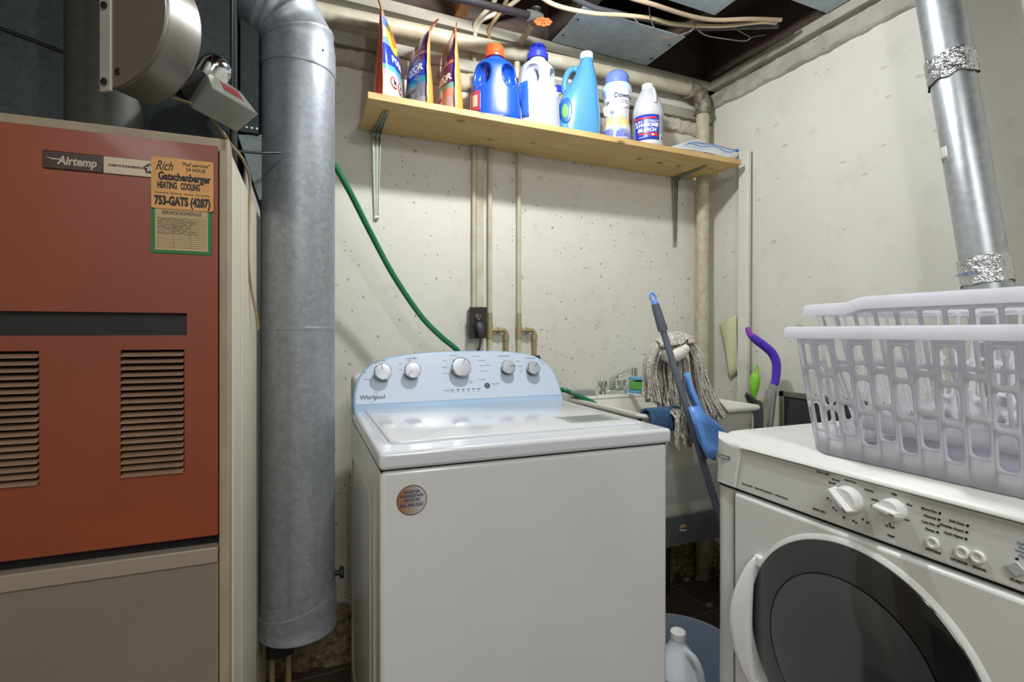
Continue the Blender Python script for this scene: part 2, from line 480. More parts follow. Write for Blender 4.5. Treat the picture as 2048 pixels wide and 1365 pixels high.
m = MB(); m.box(-2.45, -2.4, -3.2, YB, 0, 2.56); struct(m.build('wall_left', WALL, smooth=False))
m = MB(); m.box(-2.4, XR, -3.25, -3.2, 0, 2.56); struct(m.build('wall_front', WALL, smooth=False))
m = MB(); m.box(-2.4, XR + .05, -3.2, YB + .05, 2.54, 2.58); struct(m.build('ceiling', SUBF, smooth=False))
# rough cast top of the poured wall, sill boards over it
def lumpy(name, mat, x0, x1, y0, y1, z0, z1, amp, step=.012, axis='x'):
    mb = MB(); L = x1 - x0 if axis == 'x' else y1 - y0; n = int(L / step)
    k = 10; rings = []
    for i in range(n + 1):
        s_ = L * i / n; ring = []
        prof = [(1, 0), (.5, 0), (0, .12), (0, .3), (0, .5), (0, .7), (0, .88), (.5, 1), (1, 1)]
        for (d, h) in prof:
            if axis == 'x': p = Vector((x0 + s_, y0 + (y1 - y0) * d, z0 + (z1 - z0) * h))
            else: p = Vector((x0 + (x1 - x0) * d, y0 + s_, z0 + (z1 - z0) * h))
            q = amp * nz3(p, 38) + amp * .6 * nz3(p, 90)
            if d < 1:
                if axis == 'x': p.y += q
                else: p.x += q
                if h in (0, 1) or h < .2 or h > .8: p.z += amp * 1.3 * nz3(p + Vector((3, 1, 2)), 22)
            ring.append(p)
        rings.append(ring)
    mb.rings(rings, True, True, closed=False)
    return mb.build(name, mat, angle=60)
struct(lumpy('trim_1', LEDGE, -2.3, XR, YB - .022, YB + .01, 2.085, 2.15, .009))
m = MB(); m.box(-2.3, XR, YB - .03, YB, 2.15, 2.195); struct(m.build('trim_2', SILL, bevel=.004))
m = MB(); m.box(-2.3, XR, YB - .055, YB, 2.29, 2.33); struct(m.build('trim_3', SILL, bevel=.003))
struct(lumpy('trim_4', BLOCK, XR - .02, XR + .01, -1.2, YB, 2.21, 2.285, .006, .02, 'y'))
m = MB(); m.box(XR - .045, XR + .01, -3.2, YB, 2.29, 2.33)
struct(m.build('trim_5', SILL, bevel=.003))
# joists run towards the back wall; one is lighter and more orange
for i, (x, mt) in enumerate([(-2.0, JOISTW), (-1.56, JOISTW), (-1.12, JOISTW), (-.69, JOISTW), (-.26, JOISTW), (.165, JOISTW), (.598, JOISTO), (1.01, JOISTW), (1.44, JOISTW), (1.85, JOISTW)]):
    m = MB(); m.box(x - .02, x + .02, -3.2, YB, ZC, 2.54)
    o = m.build('ceiling_joist', mt, smooth=False); struct(o)
m = MB(); m.box(-2.4, XR, YB - .02, YB + .04, ZC, 2.54); o = struct(m.build('rim_joist', JOISTW, smooth=False))

# metal sheets nailed under the joists
def sheet(label, x0, x1, y0, y1, z=ZC, nails=True):
    t = thing('ceiling_sheet', label, 'metal sheet', ((x0 + x1) / 2, (y0 + y1) / 2, z - .004))
    a, b = (x1 - x0) / 2, (y1 - y0) / 2
    m = MB(); m.box(-a, a, -b, b, 0, .0035); m.build('panel', PAN, t, bevel=.001)
    if nails:
        for sx in (-1, 1):
            for k in range(2):
                m = MB(); m.lathe([(.0001, -.003), (.0045, -.002), (.005, 0)], 12, Matrix.Translation((sx * (a - .02), -b + .07 + k * (2 * b - .1) * .8, 0)))
                m.build('nail', BLKIRON, t)
    return t
sheet('grey metal sheet under the joists beside the back wall, above the bottles', .985, 1.458, 1.60, YB - .06)
sheet('bright metal sheet under the joists above the loose cables, at the top edge', .62, 1.458, .7, 1.445)
sheet('narrow pale metal sheet meeting the right wall at the top edge', 1.60, XR - .05, .6, 1.27)

# ------------------------------------------------------------ pipes on the walls
t = thing('drain_pipe', 'thick cream painted pipe running above the shelf and down the corner', 'pipe', (0, 0, 0))
m = MB(); m.tube([(-.35, 1.842, 2.218), (1.72, 1.842, 2.268)], .027, 24); m.build('horizontal_run', PIPEPAINT, t)
el = [(1.70, 1.842, 2.268), (1.735, 1.842, 2.266), (1.762, 1.842, 2.256), (1.778, 1.842, 2.236), (1.783, 1.842, 2.205), (1.783, 1.842, 2.17)]
m = MB(); m.tube(el, [.034, .036, .036, .036, .035, .034], 24)
m.tube([(1.694, 1.842, 2.268), (1.712, 1.842, 2.268)], .039, 24); m.tube([(1.783, 1.842, 2.185), (1.783, 1.842, 2.165)], .039, 24)
m.build('elbow', M('rusty_elbow', (176, 168, 146), .6, var=1, vscale=30, rgb2=(70, 62, 54), bump=.5, bscale=60), t)
m = MB(); m.tube([(1.783, 1.842, 2.18), (1.783, 1.842, 0.0)], .029, 24); m.build('vertical_run', OLDPIPE, t)
t2 = thing('wall_conduit', 'thin cream conduit running down the back wall to the socket', 'conduit', (.668, 1.885, 0))
m = MB(); m.tube([(0, 0, 1.212), (0, 0, 2.29)], .009, 16); m.build('tube', PIPEPAINT, t2)
m = MB(); m.box(.012, .042, .004, .012, 1.225, 2.14); m.build('cover_strip', PIPEPAINT, t2, bevel=.002)
def waterpipe(x, label, px_t):
    t = thing('water_pipe', label, 'water pipe', (x, 1.882, 0), group=None)
    m = MB(); m.tube([(0, 0, 1.22), (0, 0, 2.29)], .0095, 16); m.build('painted_tube', PIPEPAINT, t)
    m = MB(); m.tube([(0, 0, .9), (0, 0, 1.13)], .0095, 16); m.build('lower_tube', M('yellowed_paint', (206, 204, 160), .5, var=.2, vscale=20), t)
    m = MB(); m.tube([(0, 0, 1.125), (0, 0, 1.185)], .012, 16); m.tube([(0, 0, 1.18), (0, 0, 1.225)], .0105, 16)
    m.tube([(0, -.002, 1.158), (.03, -.004, 1.158)], .0095, 14); m.tube([(.03, -.004, 1.158), (.042, -.004, 1.158)], .012, 14)
    m.tube(bez([(.04, -.004, 1.158), (.058, -.004, 1.157), (.066, -.004, 1.148), (.068, -.004, 1.13)], 4), .0095, 14)
    m.tube([(.068, -.004, 1.14), (.068, -.004, 1.118)], .0122, 14); m.tube([(.068, -.004, 1.12), (.068, -.004, 1.0)], .0095, 14)
    m.build('copper_branch', COPPER, t)
    return t
wp1 = waterpipe(.733, 'cream water pipe with copper branch, right beside the dark wall socket', 0)
wp2 = waterpipe(.858, 'cream water pipe with copper branch and blue valve, further right of the socket', 0)
m = MB(); m.tube([(.05, -.012, 1.04), (.088, -.016, 1.045)], .006, 10)
for k in range(6):
    a = k * PI / 3; m.tube([(.07, -.02, 1.045), (.07 + .014 * math.cos(a), -.03, 1.045 + .014 * math.sin(a))], .0035, 8)
m.build('valve_handle', M('blue_valve', (40, 52, 92), .4), wp2)

# pipes that drop from the joist bays onto the back wall
def up_pipe(name, label, pts, r, mat, cat='pipe'):
    mb = MB(); mb.tube(bez(pts, 6), r, 14); return tag(mb.build(name, mat), label, cat)
up_pipe('conduit', 'left of the two thin bent tubes rising from the wall top between the joists', [at_y(950, 100, 1.87), at_y(950, 72, 1.86), at_y(952, 45, 1.83), at_z(985, 8, 2.36), at_z(1010, -40, 2.38)], .0085, PIPEPAINT, 'conduit')
up_pipe('conduit', 'curved thin tube crossing behind the copper one between the joists', [at_y(953, 60, 1.85), at_y(962, 42, 1.83), at_z(985, 30, 2.36), at_z(1010, 18, 2.37), at_z(1060, -20, 2.38)], .0085, PIPEPAINT, 'conduit')
up_pipe('copper_tube', 'thin brown copper tube rising from the wall top between the joists', [at_y(978, 96, 1.87), at_y(978, 78, 1.86), at_y(980, 56, 1.83), at_z(1003, 20, 2.36), at_z(1018, -10, 2.38)], .008, COPPER, 'tube')
t = thing('gas_pipe', 'black iron pipe under the joists with orange wheel valve', 'pipe', (0, 0, 0))
A = at_d(868, -15, 1.55); B = at_d(1072, 34, 1.83)
m = MB(); m.tube([A, B], .0125, 16); m.build('iron_run', BLKIRON, t)
m = MB(); m.tube([B + (A - B).normalized() * -.02, B + (A - B).normalized() * .04], .019, 16)
D = at_y(1034, 98, 1.86)
m.tube([B + Vector((0, 0, .03)), B - Vector((0, 0, .01)), B.lerp(D, .12)], .017, 16); m.build('valve_body', M('valve_grey', (120, 122, 118), .5, .5, var=.4, vscale=40), t)
m = MB(); m.tube([B, B.lerp(D, .8), D, D - Vector((0, 0, .12))], .0115, 14); m.build('branch_pipe', OLDPIPE, t)
WC = at_d(1086, 44, 1.78)
wm = frame(WC, RGT, (Vector((0, 0, 1)) * .8 + FWD * .6))
m = MB(); m.lathe([(.006, -.002), (.006, .008)], 14, wm)
for k in range(8):
    a = 2 * PI * k / 8
    m.tube([wm @ Vector((.005 * math.cos(a), .005 * math.sin(a), 0)), wm @ Vector((.026 * math.cos(a), .026 * math.sin(a), 0))], .0028, 8)
m.tube([wm @ Vector(((.0265 + .0025 * math.cos(k * PI / 4)) * math.cos(2 * PI * k / 64), (.0265 + .0025 * math.cos(k * PI / 4)) * math.sin(2 * PI * k / 64), 0)) for k in range(65)], .0038, 10, cap=False)
m.build('wheel', M('orange_valve_paint', (196, 84, 36), .5), t)
m = MB(); m.tube([B, WC], .006, 10); m.build('stem', STEEL, t)

# cable bundle under the ceiling
up_pipe('cable', 'thick cream cable strung under the ceiling sheets', [at_z(960, -75, 2.31), at_z(1060, -20, 2.29), at_z(1110, 10, 2.285), at_z(1180, 26, 2.285), at_z(1240, 30, 2.29), at_z(1300, 36, 2.29), at_z(1350, 48, 2.295), at_z(1440, 52, 2.30), at_z(1520, 44, 2.30), at_z(1552, 46, 2.31)], .0075, M('cream_cable', (196, 180, 146), .5), 'cable')
up_pipe('cable', 'thick white cable strung highest under the ceiling sheets', [at_z(1150, -80, 2.31), at_z(1240, -14, 2.30), at_z(1310, 10, 2.29), at_z(1380, 32, 2.295), at_z(1430, 40, 2.30), at_z(1500, 38, 2.30), at_z(1562, 40, 2.31)], .0075, M('brown_white_cable', (180, 158, 132), .5), 'cable')
up_pipe('cable', 'dark cable under the ceiling running beside the cream one', [at_z(1100, -30, 2.31), at_z(1180, 12, 2.30), at_z(1236, 26, 2.30), at_z(1310, 42, 2.305), at_z(1400, 56, 2.31), at_z(1500, 54, 2.31), at_z(1556, 52, 2.315)], .009, M('dark_cable', (70, 72, 78), .5), 'cable')
THINW = M('grey_bell_wire', (120, 108, 100), .5)
up_pipe('wire', 'thin looping grey wire drooping below the ceiling cables', [at_z(1268, 37, 2.28), at_z(1290, 58, 2.26), at_z(1318, 74, 2.25), at_z(1345, 76, 2.25), at_z(1370, 68, 2.27), at_z(1389, 54, 2.29), at_z(1394, 30, 2.31)], .0022, THINW, 'wire')
up_pipe('wire', 'thin grey wire hanging in a short loop beside the ceiling sheet corner', [at_z(1298, 14, 2.3), at_z(1303, 44, 2.28), at_z(1318, 66, 2.26), at_z(1340, 74, 2.255), at_z(1384, 62, 2.28)], .0022, THINW, 'wire')
up_pipe('wire', 'thin grey wire sagging from the ceiling sheet corner towards the right wall', [at_z(1388, 52, 2.30), at_z(1410, 70, 2.28), at_z(1450, 78, 2.28), at_z(1490, 82, 2.29), at_z(1505, 74, 2.30), at_z(1530, 70, 2.31)], .0022, THINW, 'wire')
up_pipe('wire', 'thin grey wire falling straight from the cables towards the right wall', [at_z(1445, 42, 2.31), at_z(1475, 60, 2.30), at_z(1500, 74, 2.30)], .0022, THINW, 'wire')

# ------------------------------------------------------------ wall socket with plug and cord
so = at_y(953, 646, 1.87)
t = thing('wall_socket', 'dark metal socket plate on the back wall above the washer', 'socket', (so.x, 1.895, so.z))
m = MB(); m.box(-.03, .03, -.04, 0, -.05, .05); m.build('box', M('socket_box_steel', (120, 120, 112), .4, .7), t, bevel=.003)
m = MB(); m.box(-.036, .036, -.045, -.04, -.06, .06); m.build('cover_plate', M('bronze_plate', (78, 74, 72), .35, .8), t, bevel=.002)
for dz in (.02, -.02):
    m = MB(); m.lathe([(.0155, 0), (.0155, .003), (.014, .0038)], 24, front(0, -.045, dz)); ro = m.build('receptacle', M('brown_receptacle', (60, 50, 46), .4), t)
    m = MB()
    m.box(-.0065, -.0045, -.0493, -.0488, dz + .001, dz + .009); m.box(.0045, .0065, -.0493, -.0488, dz + .001, dz + .009); m.lathe([(.0026, 0), (.0026, .0005)], 10, front(0, -.0488, dz - .006))
    m.build('slots', M('slot_light', (190, 186, 178), .4), ro)
m = MB(); m.lathe([(.003, 0), (.003, .0012), (.001, .002)], 12, front(0, -.045, 0)); m.build('screw', STEEL, t)
t = thing('power_cord', 'dark grey plug and cord hanging from the wall socket', 'power cord', (so.x, 1.85, so.z - .02))
m = MB(); m.tube([(0, .002, .012), (0, -.012, .010), (0, -.022, -.004), (.002, -.02, -.03), (.003, -.014, -.04)], [.016, .0165, .014, .010, .0065], 16); m.build('plug', M('grey_rubber', (62, 64, 70), .5), t, sub=1)
m = MB(); m.tube(bez([(.003, -.015, -.036), (.003, -.008, -.07), (0, .006, -.11), (-.004, .01, -.3)], 6), .0042, 10); m.build('cord', MATS['grey_rubber'], t)

# ------------------------------------------------------------ hose
h1 = [at_d(640, 300, 1.50), at_d(668, 330, 1.56), at_d(700, 385, 1.60), at_d(738, 460, 1.66), at_d(785, 548, 1.72), at_d(840, 630, 1.76), at_d(880, 672, 1.80), at_d(915, 702, 1.84)]
h2 = [Vector((.60, 1.80, 1.03)), Vector((.75, 1.79, 0.95)), Vector((.93, 1.80, .925)), at_d(1125, 780, 2.10), at_d(1160, 794, 2.05), at_d(1190, 809, 2.0), at_d(1222, 842, 1.95), at_d(1250, 900, 1.9)]
m = MB(); m.tube(bez([Vector((.0, 1.62, 1.93)), Vector((-.02, 1.56, 1.80))] + h1 + h2, 8), .0095, 16)
o = m.build('garden_hose', HOSE); tag(o, 'green rubber hose hanging in front of the back wall, ending in the tub', 'hose')
# ------------------------------------------------------------ furnace
FR = R(-2.4)
FM = Matrix.Translation((-.086, .912, 0)) @ Matrix.Rotation(FR, 4, 'Z')
fur = thing('furnace', 'old orange and taupe upright furnace cabinet at the left edge', 'furnace', (-.086, .912, 0), FR)
FI = FM.inverted()
def fl(px, py, y=0.0):
    """pixel -> furnace-local point on its front plane"""
    o = FI @ EYE; d = FI.to_3x3() @ ray(px, py); return o + d * ((y - o.y) / d.y)
FW, FD = .60, .72
ztop = fl(455, 284).z
zp1 = fl(447, 300).z; zp0 = fl(443, 1063).z
m = MB(); m.box(-FW, 0, .03, FD, 0.02, ztop - .004); m.build('cabinet', TAN, fur, bevel=.003)
m = MB(); m.box(-.001, .004, .02, FD, 0.02, ztop - .006); m.box(.004, .006, .16, .165, 0.03, ztop - .02); m.box(.004, .0065, .04, .05, .03, ztop - .02)
m.build('side_panel', SIDEW, fur, bevel=.001)
# tan frame: top rail and right post
m = MB()
m.box(-FW, .004, -.012, .05, ztop - .020, ztop); m.box(-FW, -.008, -.004, .05, ztop - .034, ztop - .020)
m.box(-.0065, .0068, -.012, .022, 0.02, ztop)
m.build('frame', TANF, fur, bevel=.002)
m = MB(); m.box(-FW + .01, -.0065, .004, .012, zp0 - .025, zp0 + .01); m.build('gap_shadow_strip', BLACKM, fur)
# orange door with a slot handle and two louvre fields
L1 = fl(248, 700); L2 = fl(373, 940); K1 = fl(-60, 700); K2 = fl(88, 962)
S1 = fl(-80, 622); S2 = fl(378, 671)
px1 = -.0075
cols = sorted({-FW + .012, K1.x, K2.x, L1.x, L2.x, S2.x, px1}); rows = sorted({zp0, L2.z, L1.z, S2.z, S1.z, zp1})
holes = [(K1.x, K2.x, L2.z, L1.z), (L1.x, L2.x, L2.z, L1.z), (-FW + .012, S2.x, S2.z, S1.z)]
m = MB()
for a, b in zip(cols, cols[1:]):
    for c, d in zip(rows, rows[1:]):
        cx, cz = (a + b) / 2, (c + d) / 2
        if any(h[0] < cx < h[1] and h[2] < cz < h[3] for h in holes): continue
        m.box(a, b, -.014, .002, c, d)
bmesh.ops.remove_doubles(m.bm, verts=m.bm.verts, dist=1e-5)
seen = {}
for f in list(m.bm.faces):
    k = tuple(sorted(v.index for v in f.verts)) if False else frozenset(f.verts)
    if k in seen: seen[k].append(f)
    else: seen[k] = [f]
dead = [f for fs in seen.values() if len(fs) > 1 for f in fs]
bmesh.ops.delete(m.bm, geom=dead, context='FACES_ONLY')
door = m.build('orange_door', ORANGEP, fur, smooth=False)
m = MB(); m.box(-FW + .012, S2.x, -.004, .004, S2.z, S1.z); m.build('handle_slot', M('black_slot', (24, 23, 24), .5), door)
for nm, (x0, x1) in (('louver', (L1.x, L2.x)), ('louver', (K1.x, K2.x))):
    z0, z1 = L2.z, L1.z; n = 19; p = (z1 - z0) / n
    m = MB()
    for i in range(n):
        z = z0 + i * p
        prof = [(-.004, z + p * .62), (-.012, z + p * .42), (-.0185, z + p * .12), (-.0185, z + p * .02), (-.014, z + p * .10), (-.006, z + p * .34), (-.003, z + p * .5)]
        m.prism(prof, x0 + .001, x1 - .001, plane='yz')
    lv = m.build(nm, LOUV, door, angle=50)
    m = MB(); m.box(x0, x1, .0035, .006, z0, z1); m.build('dark_backing', BLACKM, lv)
for q_ in ((.02, .055, .065), (.032, .06, .10)):
    m = MB(); m.box(L1.x + q_[0], L1.x + q_[1], .001, .003, L2.z + q_[2], L2.z + q_[2] + .002); m.build('burner_fitting', STEEL, door)
# lower taupe panel
m = MB(); m.box(-FW + .012, -.0075, -.012, .01, .03, zp0 - .022); lp = m.build('lower_panel', TAN, fur, bevel=.003)
m = MB(); m.box(-FW + .012, -.0075, -.016, .01, zp0 - .042, zp0 - .018); m.build('lower_panel_lip', M('lighter_taupe', (150, 138, 122), .4), lp, bevel=.002)
# name plate
a = fl(85, 311, -.016); b = fl(312, 352, -.016)
zc_ = (fl(90, 325).z + fl(300, 343).z) / 2; hh = .0125
pA = fl(206, 330, -.016).x; pB = fl(318, 345, -.016).x; PW = pA - a.x
m = MB(); m.box(a.x, pA, -.0165, -.0135, zc_ - hh, zc_ + hh); pl = m.build('name_plate', M('dark_brown_plate', (58, 38, 34), .35), fur, bevel=.001)
m = MB(); m.box(pA, pB, -.0165, -.0135, zc_ - hh, zc_ + hh); pl2 = m.build('name_plate_bar', M('silver_plate', (176, 160, 138), .35, .4), pl, bevel=.001)
SIL = M('silver_lettering', (188, 176, 160), .4)
texts([('Airtemp', .0165, front(a.x + PW * .57, -.0167, zc_ - .0005), dict(bold=.0005, shear=.18, w=PW * .66))], pl, SIL)
m = MB(); m.prism([(a.x + PW * .05, zc_ + .0040), (a.x + PW * .14, zc_ + .0020), (a.x + PW * .30, zc_ + .0020), (a.x + PW * .28, zc_ + .0004), (a.x + PW * .16, zc_ + .0002), (a.x + PW * .09, zc_ + .0022)], -.0172, -.0165); m.build('lettering_stroke', SIL, pl)
texts([('CLIMATE ENGINEERED BY', .0042, front(pA + (pB - pA) * .42, -.0167, zc_), dict(bold=.0001, w=(pB - pA) * .66))], pl, M('brown_ink', (66, 48, 42), .6))
star = []
for k in range(10):
    r_ = .0085 if k % 2 == 0 else .0035; star.append((pB - .011 + r_ * .8 * math.sin(k * PI / 5), zc_ + r_ * .8 * math.cos(k * PI / 5)))
m = MB(); m.lathe([(.0082, 0), (.0082, .0004)], 5, front(pB - .011, -.0166, zc_) @ Matrix.Rotation(R(90), 4, 'Z')); e = m.build('emblem', MATS['brown_ink'], pl)
m = MB(); m.prism(star, -.0176, -.0171); m.build('emblem_star', SIL, e)
# service schedule card and orange sticker
sc0 = fl(308, 424); sc1 = fl(427, 514)
m = MB(); m.box(fl(308, 430).x, fl(427, 430).x, -.0155, -.0138, fl(370, 511).z, fl(370, 420).z); card = m.build('service_card', M('green_card', (36, 122, 66), .6), fur)
m = MB(); x0, x1 = fl(316, 430).x, fl(420, 430).x; z0, z1 = fl(366, 505).z, fl(366, 424).z
m.box(x0, x1, -.0162, -.0155, z0, z1); m.build('card_paper', M('card_buff', (196, 172, 128), .7, var=.1), card)
PEN = M('faded_pen', (96, 88, 84), .7)
m = MB()
for i in range(15):
    z = z1 - .014 - i * (z1 - z0 - .018) / 14; m.box(x0 + .002, x1 - .002, -.0164, -.0163, z, z + .0004)
for fx in (.34, .66): m.box(x0 + (x1 - x0) * fx, x0 + (x1 - x0) * fx + .0004, -.0164, -.0163, z0 + .003, z1 - .018)
rnd = random.Random(4)
for i in range(8):
    z = z1 - .016 - i * (z1 - z0 - .018) / 14
    pts = [Vector((x0 + .004 + k * .0016, -.0165, z + .001 + rnd.uniform(-.0012, .0018))) for k in range(rnd.randint(20, 36))]
    m.tube([p for p in pts if p.x < x1 - .012], .00028, 4)
m.build('card_lines', PEN, card)
texts([('SERVICE SCHEDULE', .0072, front((x0 + x1) / 2, -.0164, z1 - .006), dict(bold=.0001, w=(x1 - x0) * .74))], card, PEN)
sx0, sx1 = fl(309, 370).x, fl(431, 370).x; sz1, sz0 = fl(370, 326).z, fl(370, 425).z
m = MB()
rr = rrect((sx0 + sx1) / 2, 0, (sx1 - sx0) / 2, (sz1 - sz0) / 2, .003, 0)
m.prism([(p.x, p.y + (sz0 + sz1) / 2) for p in rr], -.0175, -.0163)
st = m.build('repair_sticker', M('orange_sticker', (226, 164, 88), .4, var=.18, vscale=30), fur)
cx = (sx0 + sx1) / 2; W_ = sx1 - sx0; hS = sz1 - sz0
def sp(fx, fz): return front(sx0 + W_ * fx, -.0176, sz1 - hS * fz)
texts([('Rich', .020, sp(.20, .17), dict(bold=.0001, shear=.4, w=W_ * .27)), ('"Full service"', .0075, sp(.70, .10), dict(bold=.0001, shear=.25, w=W_ * .46)), ('24 HOUR', .0072, sp(.71, .20), dict(bold=.0001, w=W_ * .32)),
       ('Gatschenberger', .0155, sp(.53, .37), dict(bold=.0007, w=W_ * .85)), ('HEATING', .0135, sp(.25, .545), dict(bold=.0006, w=W_ * .31)), ('COOLING', .0135, sp(.62, .545), dict(bold=.0006, w=W_ * .31)),
       ('Commercial - Residential - Industrial - Fully Certified', .0034, sp(.5, .69), dict(w=W_ * .88)), ('753-GATS (4287)', .0175, sp(.5, .85), dict(bold=.0009, w=W_ * .90))], st, M('black_ink', (24, 22, 24), .5))

# ------------------------------------------------------------ sheet metal above the furnace
P = thing('supply_plenum', 'dark speckled sheet metal duct standing behind the furnace top', 'air duct', (-.104, 1.22, ztop))
m = MB(); m.box(-.75, 0, 0, .4, 0, 2.52 - ztop); m.build('main_box', PLEN, P, bevel=.002)
m = MB(); m.box(0, .004, -.006, .05, 0, 2.52 - ztop); m.build('corner_seam', M('seam_dark', (46, 50, 52), .4, .6), P, bevel=.001)
m = MB()
q0 = at_y(-30, 45, 1.22); q1 = at_y(132, 106, 1.22)
o0 = Vector((-.104, 1.22, ztop)); m.tube([q0 - o0, q1 - o0], .004, 8); m.build('cross_break', MATS['seam_dark'], P)
m = MB(); m.box(.004, .046, .17, .62, at_y(500, 266, 1.39).z - ztop, 2.52 - ztop); sd = m.build('side_duct', PLEN, P, bevel=.002)
for k in range(4):
    m = MB(); m.lathe([(.004, 0), (.003, .0025)], 10, front(.008 + k * .011, .17, at_y(500, 266, 1.39).z + .012 - ztop)); m.build('rivet', STEEL, sd)
# pale transition piece under it, tapering down
m = MB()
a0 = Vector((.0, .31, 1.65 - ztop))
Y_ = Vector((0, .2, 0)); q4 = [at_y(517, 400, 1.40), at_y(528, 400, 1.40), at_y(528, 268, 1.40), at_y(474, 268, 1.40)]
m.hexa([p - o0 for p in (q4[0], q4[1], q4[1] + Y_, q4[0] + Y_, q4[3], q4[2], q4[2] + Y_, q4[3] + Y_)])
m.build('tapered_piece', PLEN2, P, bevel=.002)

fc = at_d(212, 200, .90); fc.z = 0
fl_ = thing('flue_stub', 'dark grey round flue rising from the furnace top behind the drum', 'flue pipe', (fc.x, fc.y, ztop))
m = MB(); m.lathe([(.066, 0), (.062, .004), (.060, .012), (.056, .03), (.056, .9)], 40); m.build('pipe', DARKDUCT, fl_)

# half drum casing bolted to the flue
DE = Vector((.62, .78, 0)).normalized(); DF = Vector((.78, -.62, 0)).normalized()
dc = at_d(224, 40, .80)
dm = Matrix((DF, -DE, Vector((0, 0, 1)))).transposed().to_4x4(); dm.translation = dc
dr = bpy.data.objects.new('drum_casing', None); COL.objects.link(dr); dr.matrix_world = dm
tag(dr, 'half round brushed metal casing bolted on at the top left corner', 'vent casing')
# local x = along the face, local -y = away from camera (DE), local z up
Rr = .108
arc = [(Rr * 1.0 * math.sin(R(a)), Rr * math.cos(R(a))) for a in range(0, 181, 6)]
m = MB(); m.prism([(x_, z_) for x_, z_ in arc], .0, -.064); m.build('round_body', DRUM, dr, bevel=.004)
m = MB(); m.prism([(x_ * .985, z_ * .985) for x_, z_ in arc], .002, -.004); m.build('face_plate', DRUMF, dr)
m = MB(); m.box(-.019, .003, .001, .005, -Rr - .004, Rr + .01); fg = m.build('mounting_flange', M('flange_zinc', (206, 200, 190), .45, .2, var=.15), dr, bevel=.001)
for dz in (-Rr + .01, .02, Rr - .01):
    m = MB(); m.lathe([(.0055, 0), (.0055, .003), (.003, .004)], 6, frame((-.007, .006, dz), (-1, 0, 0), (0, 0, 1))); m.build('screw', BLKIRON, fg)
m = MB(); m.lathe([(.006, 0), (.005, .001)], 16, frame((.014, .0025, -.083), (-1, 0, 0), (0, 0, 1))); m.build('knockout', BLKIRON, dr)
m = MB(); m.box(-.012, .0, -.07, -.002, -Rr + .01, Rr); m.build('neck', DARKDUCT, dr)
# control housing behind the drum: long box pointing down to the right
def D(px, py, t): return at_d(px, py, t)
hs = thing('control_box', 'pale grey metal control box hanging below the half round casing', 'control box', tuple(D(440, 195, .98)))
hl = Vector(D(440, 195, .98))
top = [D(398, 148, .93), D(470, 175, .90), D(516, 226, .90), D(430, 178, .89)]
P8 = [D(368, 205, .97), D(385, 218, .90), D(474, 265, .88), D(470, 240, .97), D(408, 135, .99), D(424, 176, .90), D(516, 228, .88), D(482, 184, .97)]
m = MB(); m.hexa([p - hl for p in P8]); m.build('casing', M('galvanized_box', (176, 180, 172), .42, .6, var=.25, vscale=14), hs, bevel=.002)
m = MB(); q = [D(452, 166, .955), D(478, 190, .955), D(470, 200, .925), D(440, 178, .925)]
lab = [P8[4].lerp(P8[7], .35).lerp(P8[5].lerp(P8[6], .35), .25), P8[4].lerp(P8[7], .8).lerp(P8[5].lerp(P8[6], .8), .25), P8[4].lerp(P8[7], .8).lerp(P8[5].lerp(P8[6], .8), .7), P8[4].lerp(P8[7], .35).lerp(P8[5].lerp(P8[6], .35), .7)]
nrm = (lab[1] - lab[0]).cross(lab[3] - lab[0]).normalized()
if nrm.z < 0: nrm = -nrm
m.hexa([p - hl for p in lab] + [p - hl + nrm * .0012 for p in lab]); m.build('red_label', M('dark_red_label', (128, 44, 38), .5), hs)
m = MB(); dcx = D(428, 142, .99) - hl
m.lathe([(.0001, .03), (.014, .028), (.024, .02), (.029, .006), (.029, -.02)], 28, frame(dcx, (.9, .1, -.45), (.3, .9, 0))); m.build('motor_cap', CHROME, hs)
m = MB(); m.tube([D(370, 165, .965) - hl, D(392, 172, .955) - hl], .03, 20); m.build('coupling', BLKIRON, hs)

# bright flexible collar at the top edge
fxc = at_d(385, -5, 1.30)
fx = thing('duct_collar', 'small bright ribbed duct collar at the top edge beside the drum', 'duct collar', tuple(fxc))
m = MB(); prof = []
for k in range(12): prof.append((.062 + (.003 if k % 2 else 0), .02 + k * .012))
m.lathe([(.070, 0), (.070, .008), (.064, .012)] + prof, 40); m.build('ribbed_tube', VENTM, fx)

# ------------------------------------------------------------ big round return duct
pc = Vector((.0306, 1.4286, 0)); PR = .0885
dt = thing('round_duct', 'large round galvanized air duct standing between furnace and washer', 'air duct', tuple(pc))
zb = .455
m = MB(); m.lathe([(PR, zb), (PR, 1.155), (PR + .001, 1.156), (PR + .001, 1.162), (PR, 1.163), (PR, 1.809), (PR + .0015, 1.809), (PR + .0030, 1.815), (PR + .0015, 1.821), (PR + .0015, 1.872)], 64, cap0=False, cap1=False)
m.build('straight_pipe', GALV, dt)
m = MB(); m.box(-.0015, .0015, -PR - .0012, -PR + .01, zb + .01, 1.155, Matrix.Rotation(R(-14), 4, 'Z')); m.build('long_seam', GALV, dt)
def gores(pts, dirs, r, name, parent, mat, bead=.003, last=()):
    m = MB(); rings = []
    def ring(p, d, rr_):
        up = Vector((0, 1, 0)); a = d.cross(up).normalized(); b = a.cross(d).normalized()
        return [p + (a * math.cos(2 * PI * k / 64) + b * math.sin(2 * PI * k / 64)) * rr_ for k in range(64)]
    for i, (p, d) in enumerate(zip(pts, dirs)):
        d = Vector(d).normalized(); p = Vector(p)
        if 0 < i < len(pts) - 1:
            rings += [ring(p - d * .006, d, r), ring(p - d * .003, d, r + bead), ring(p + d * .003, d, r + bead), ring(p + d * .006, d, r)]
        else: rings.append(ring(p, d, r))
    m.rings(rings, False, False); return m.build(name, mat, parent, angle=50)
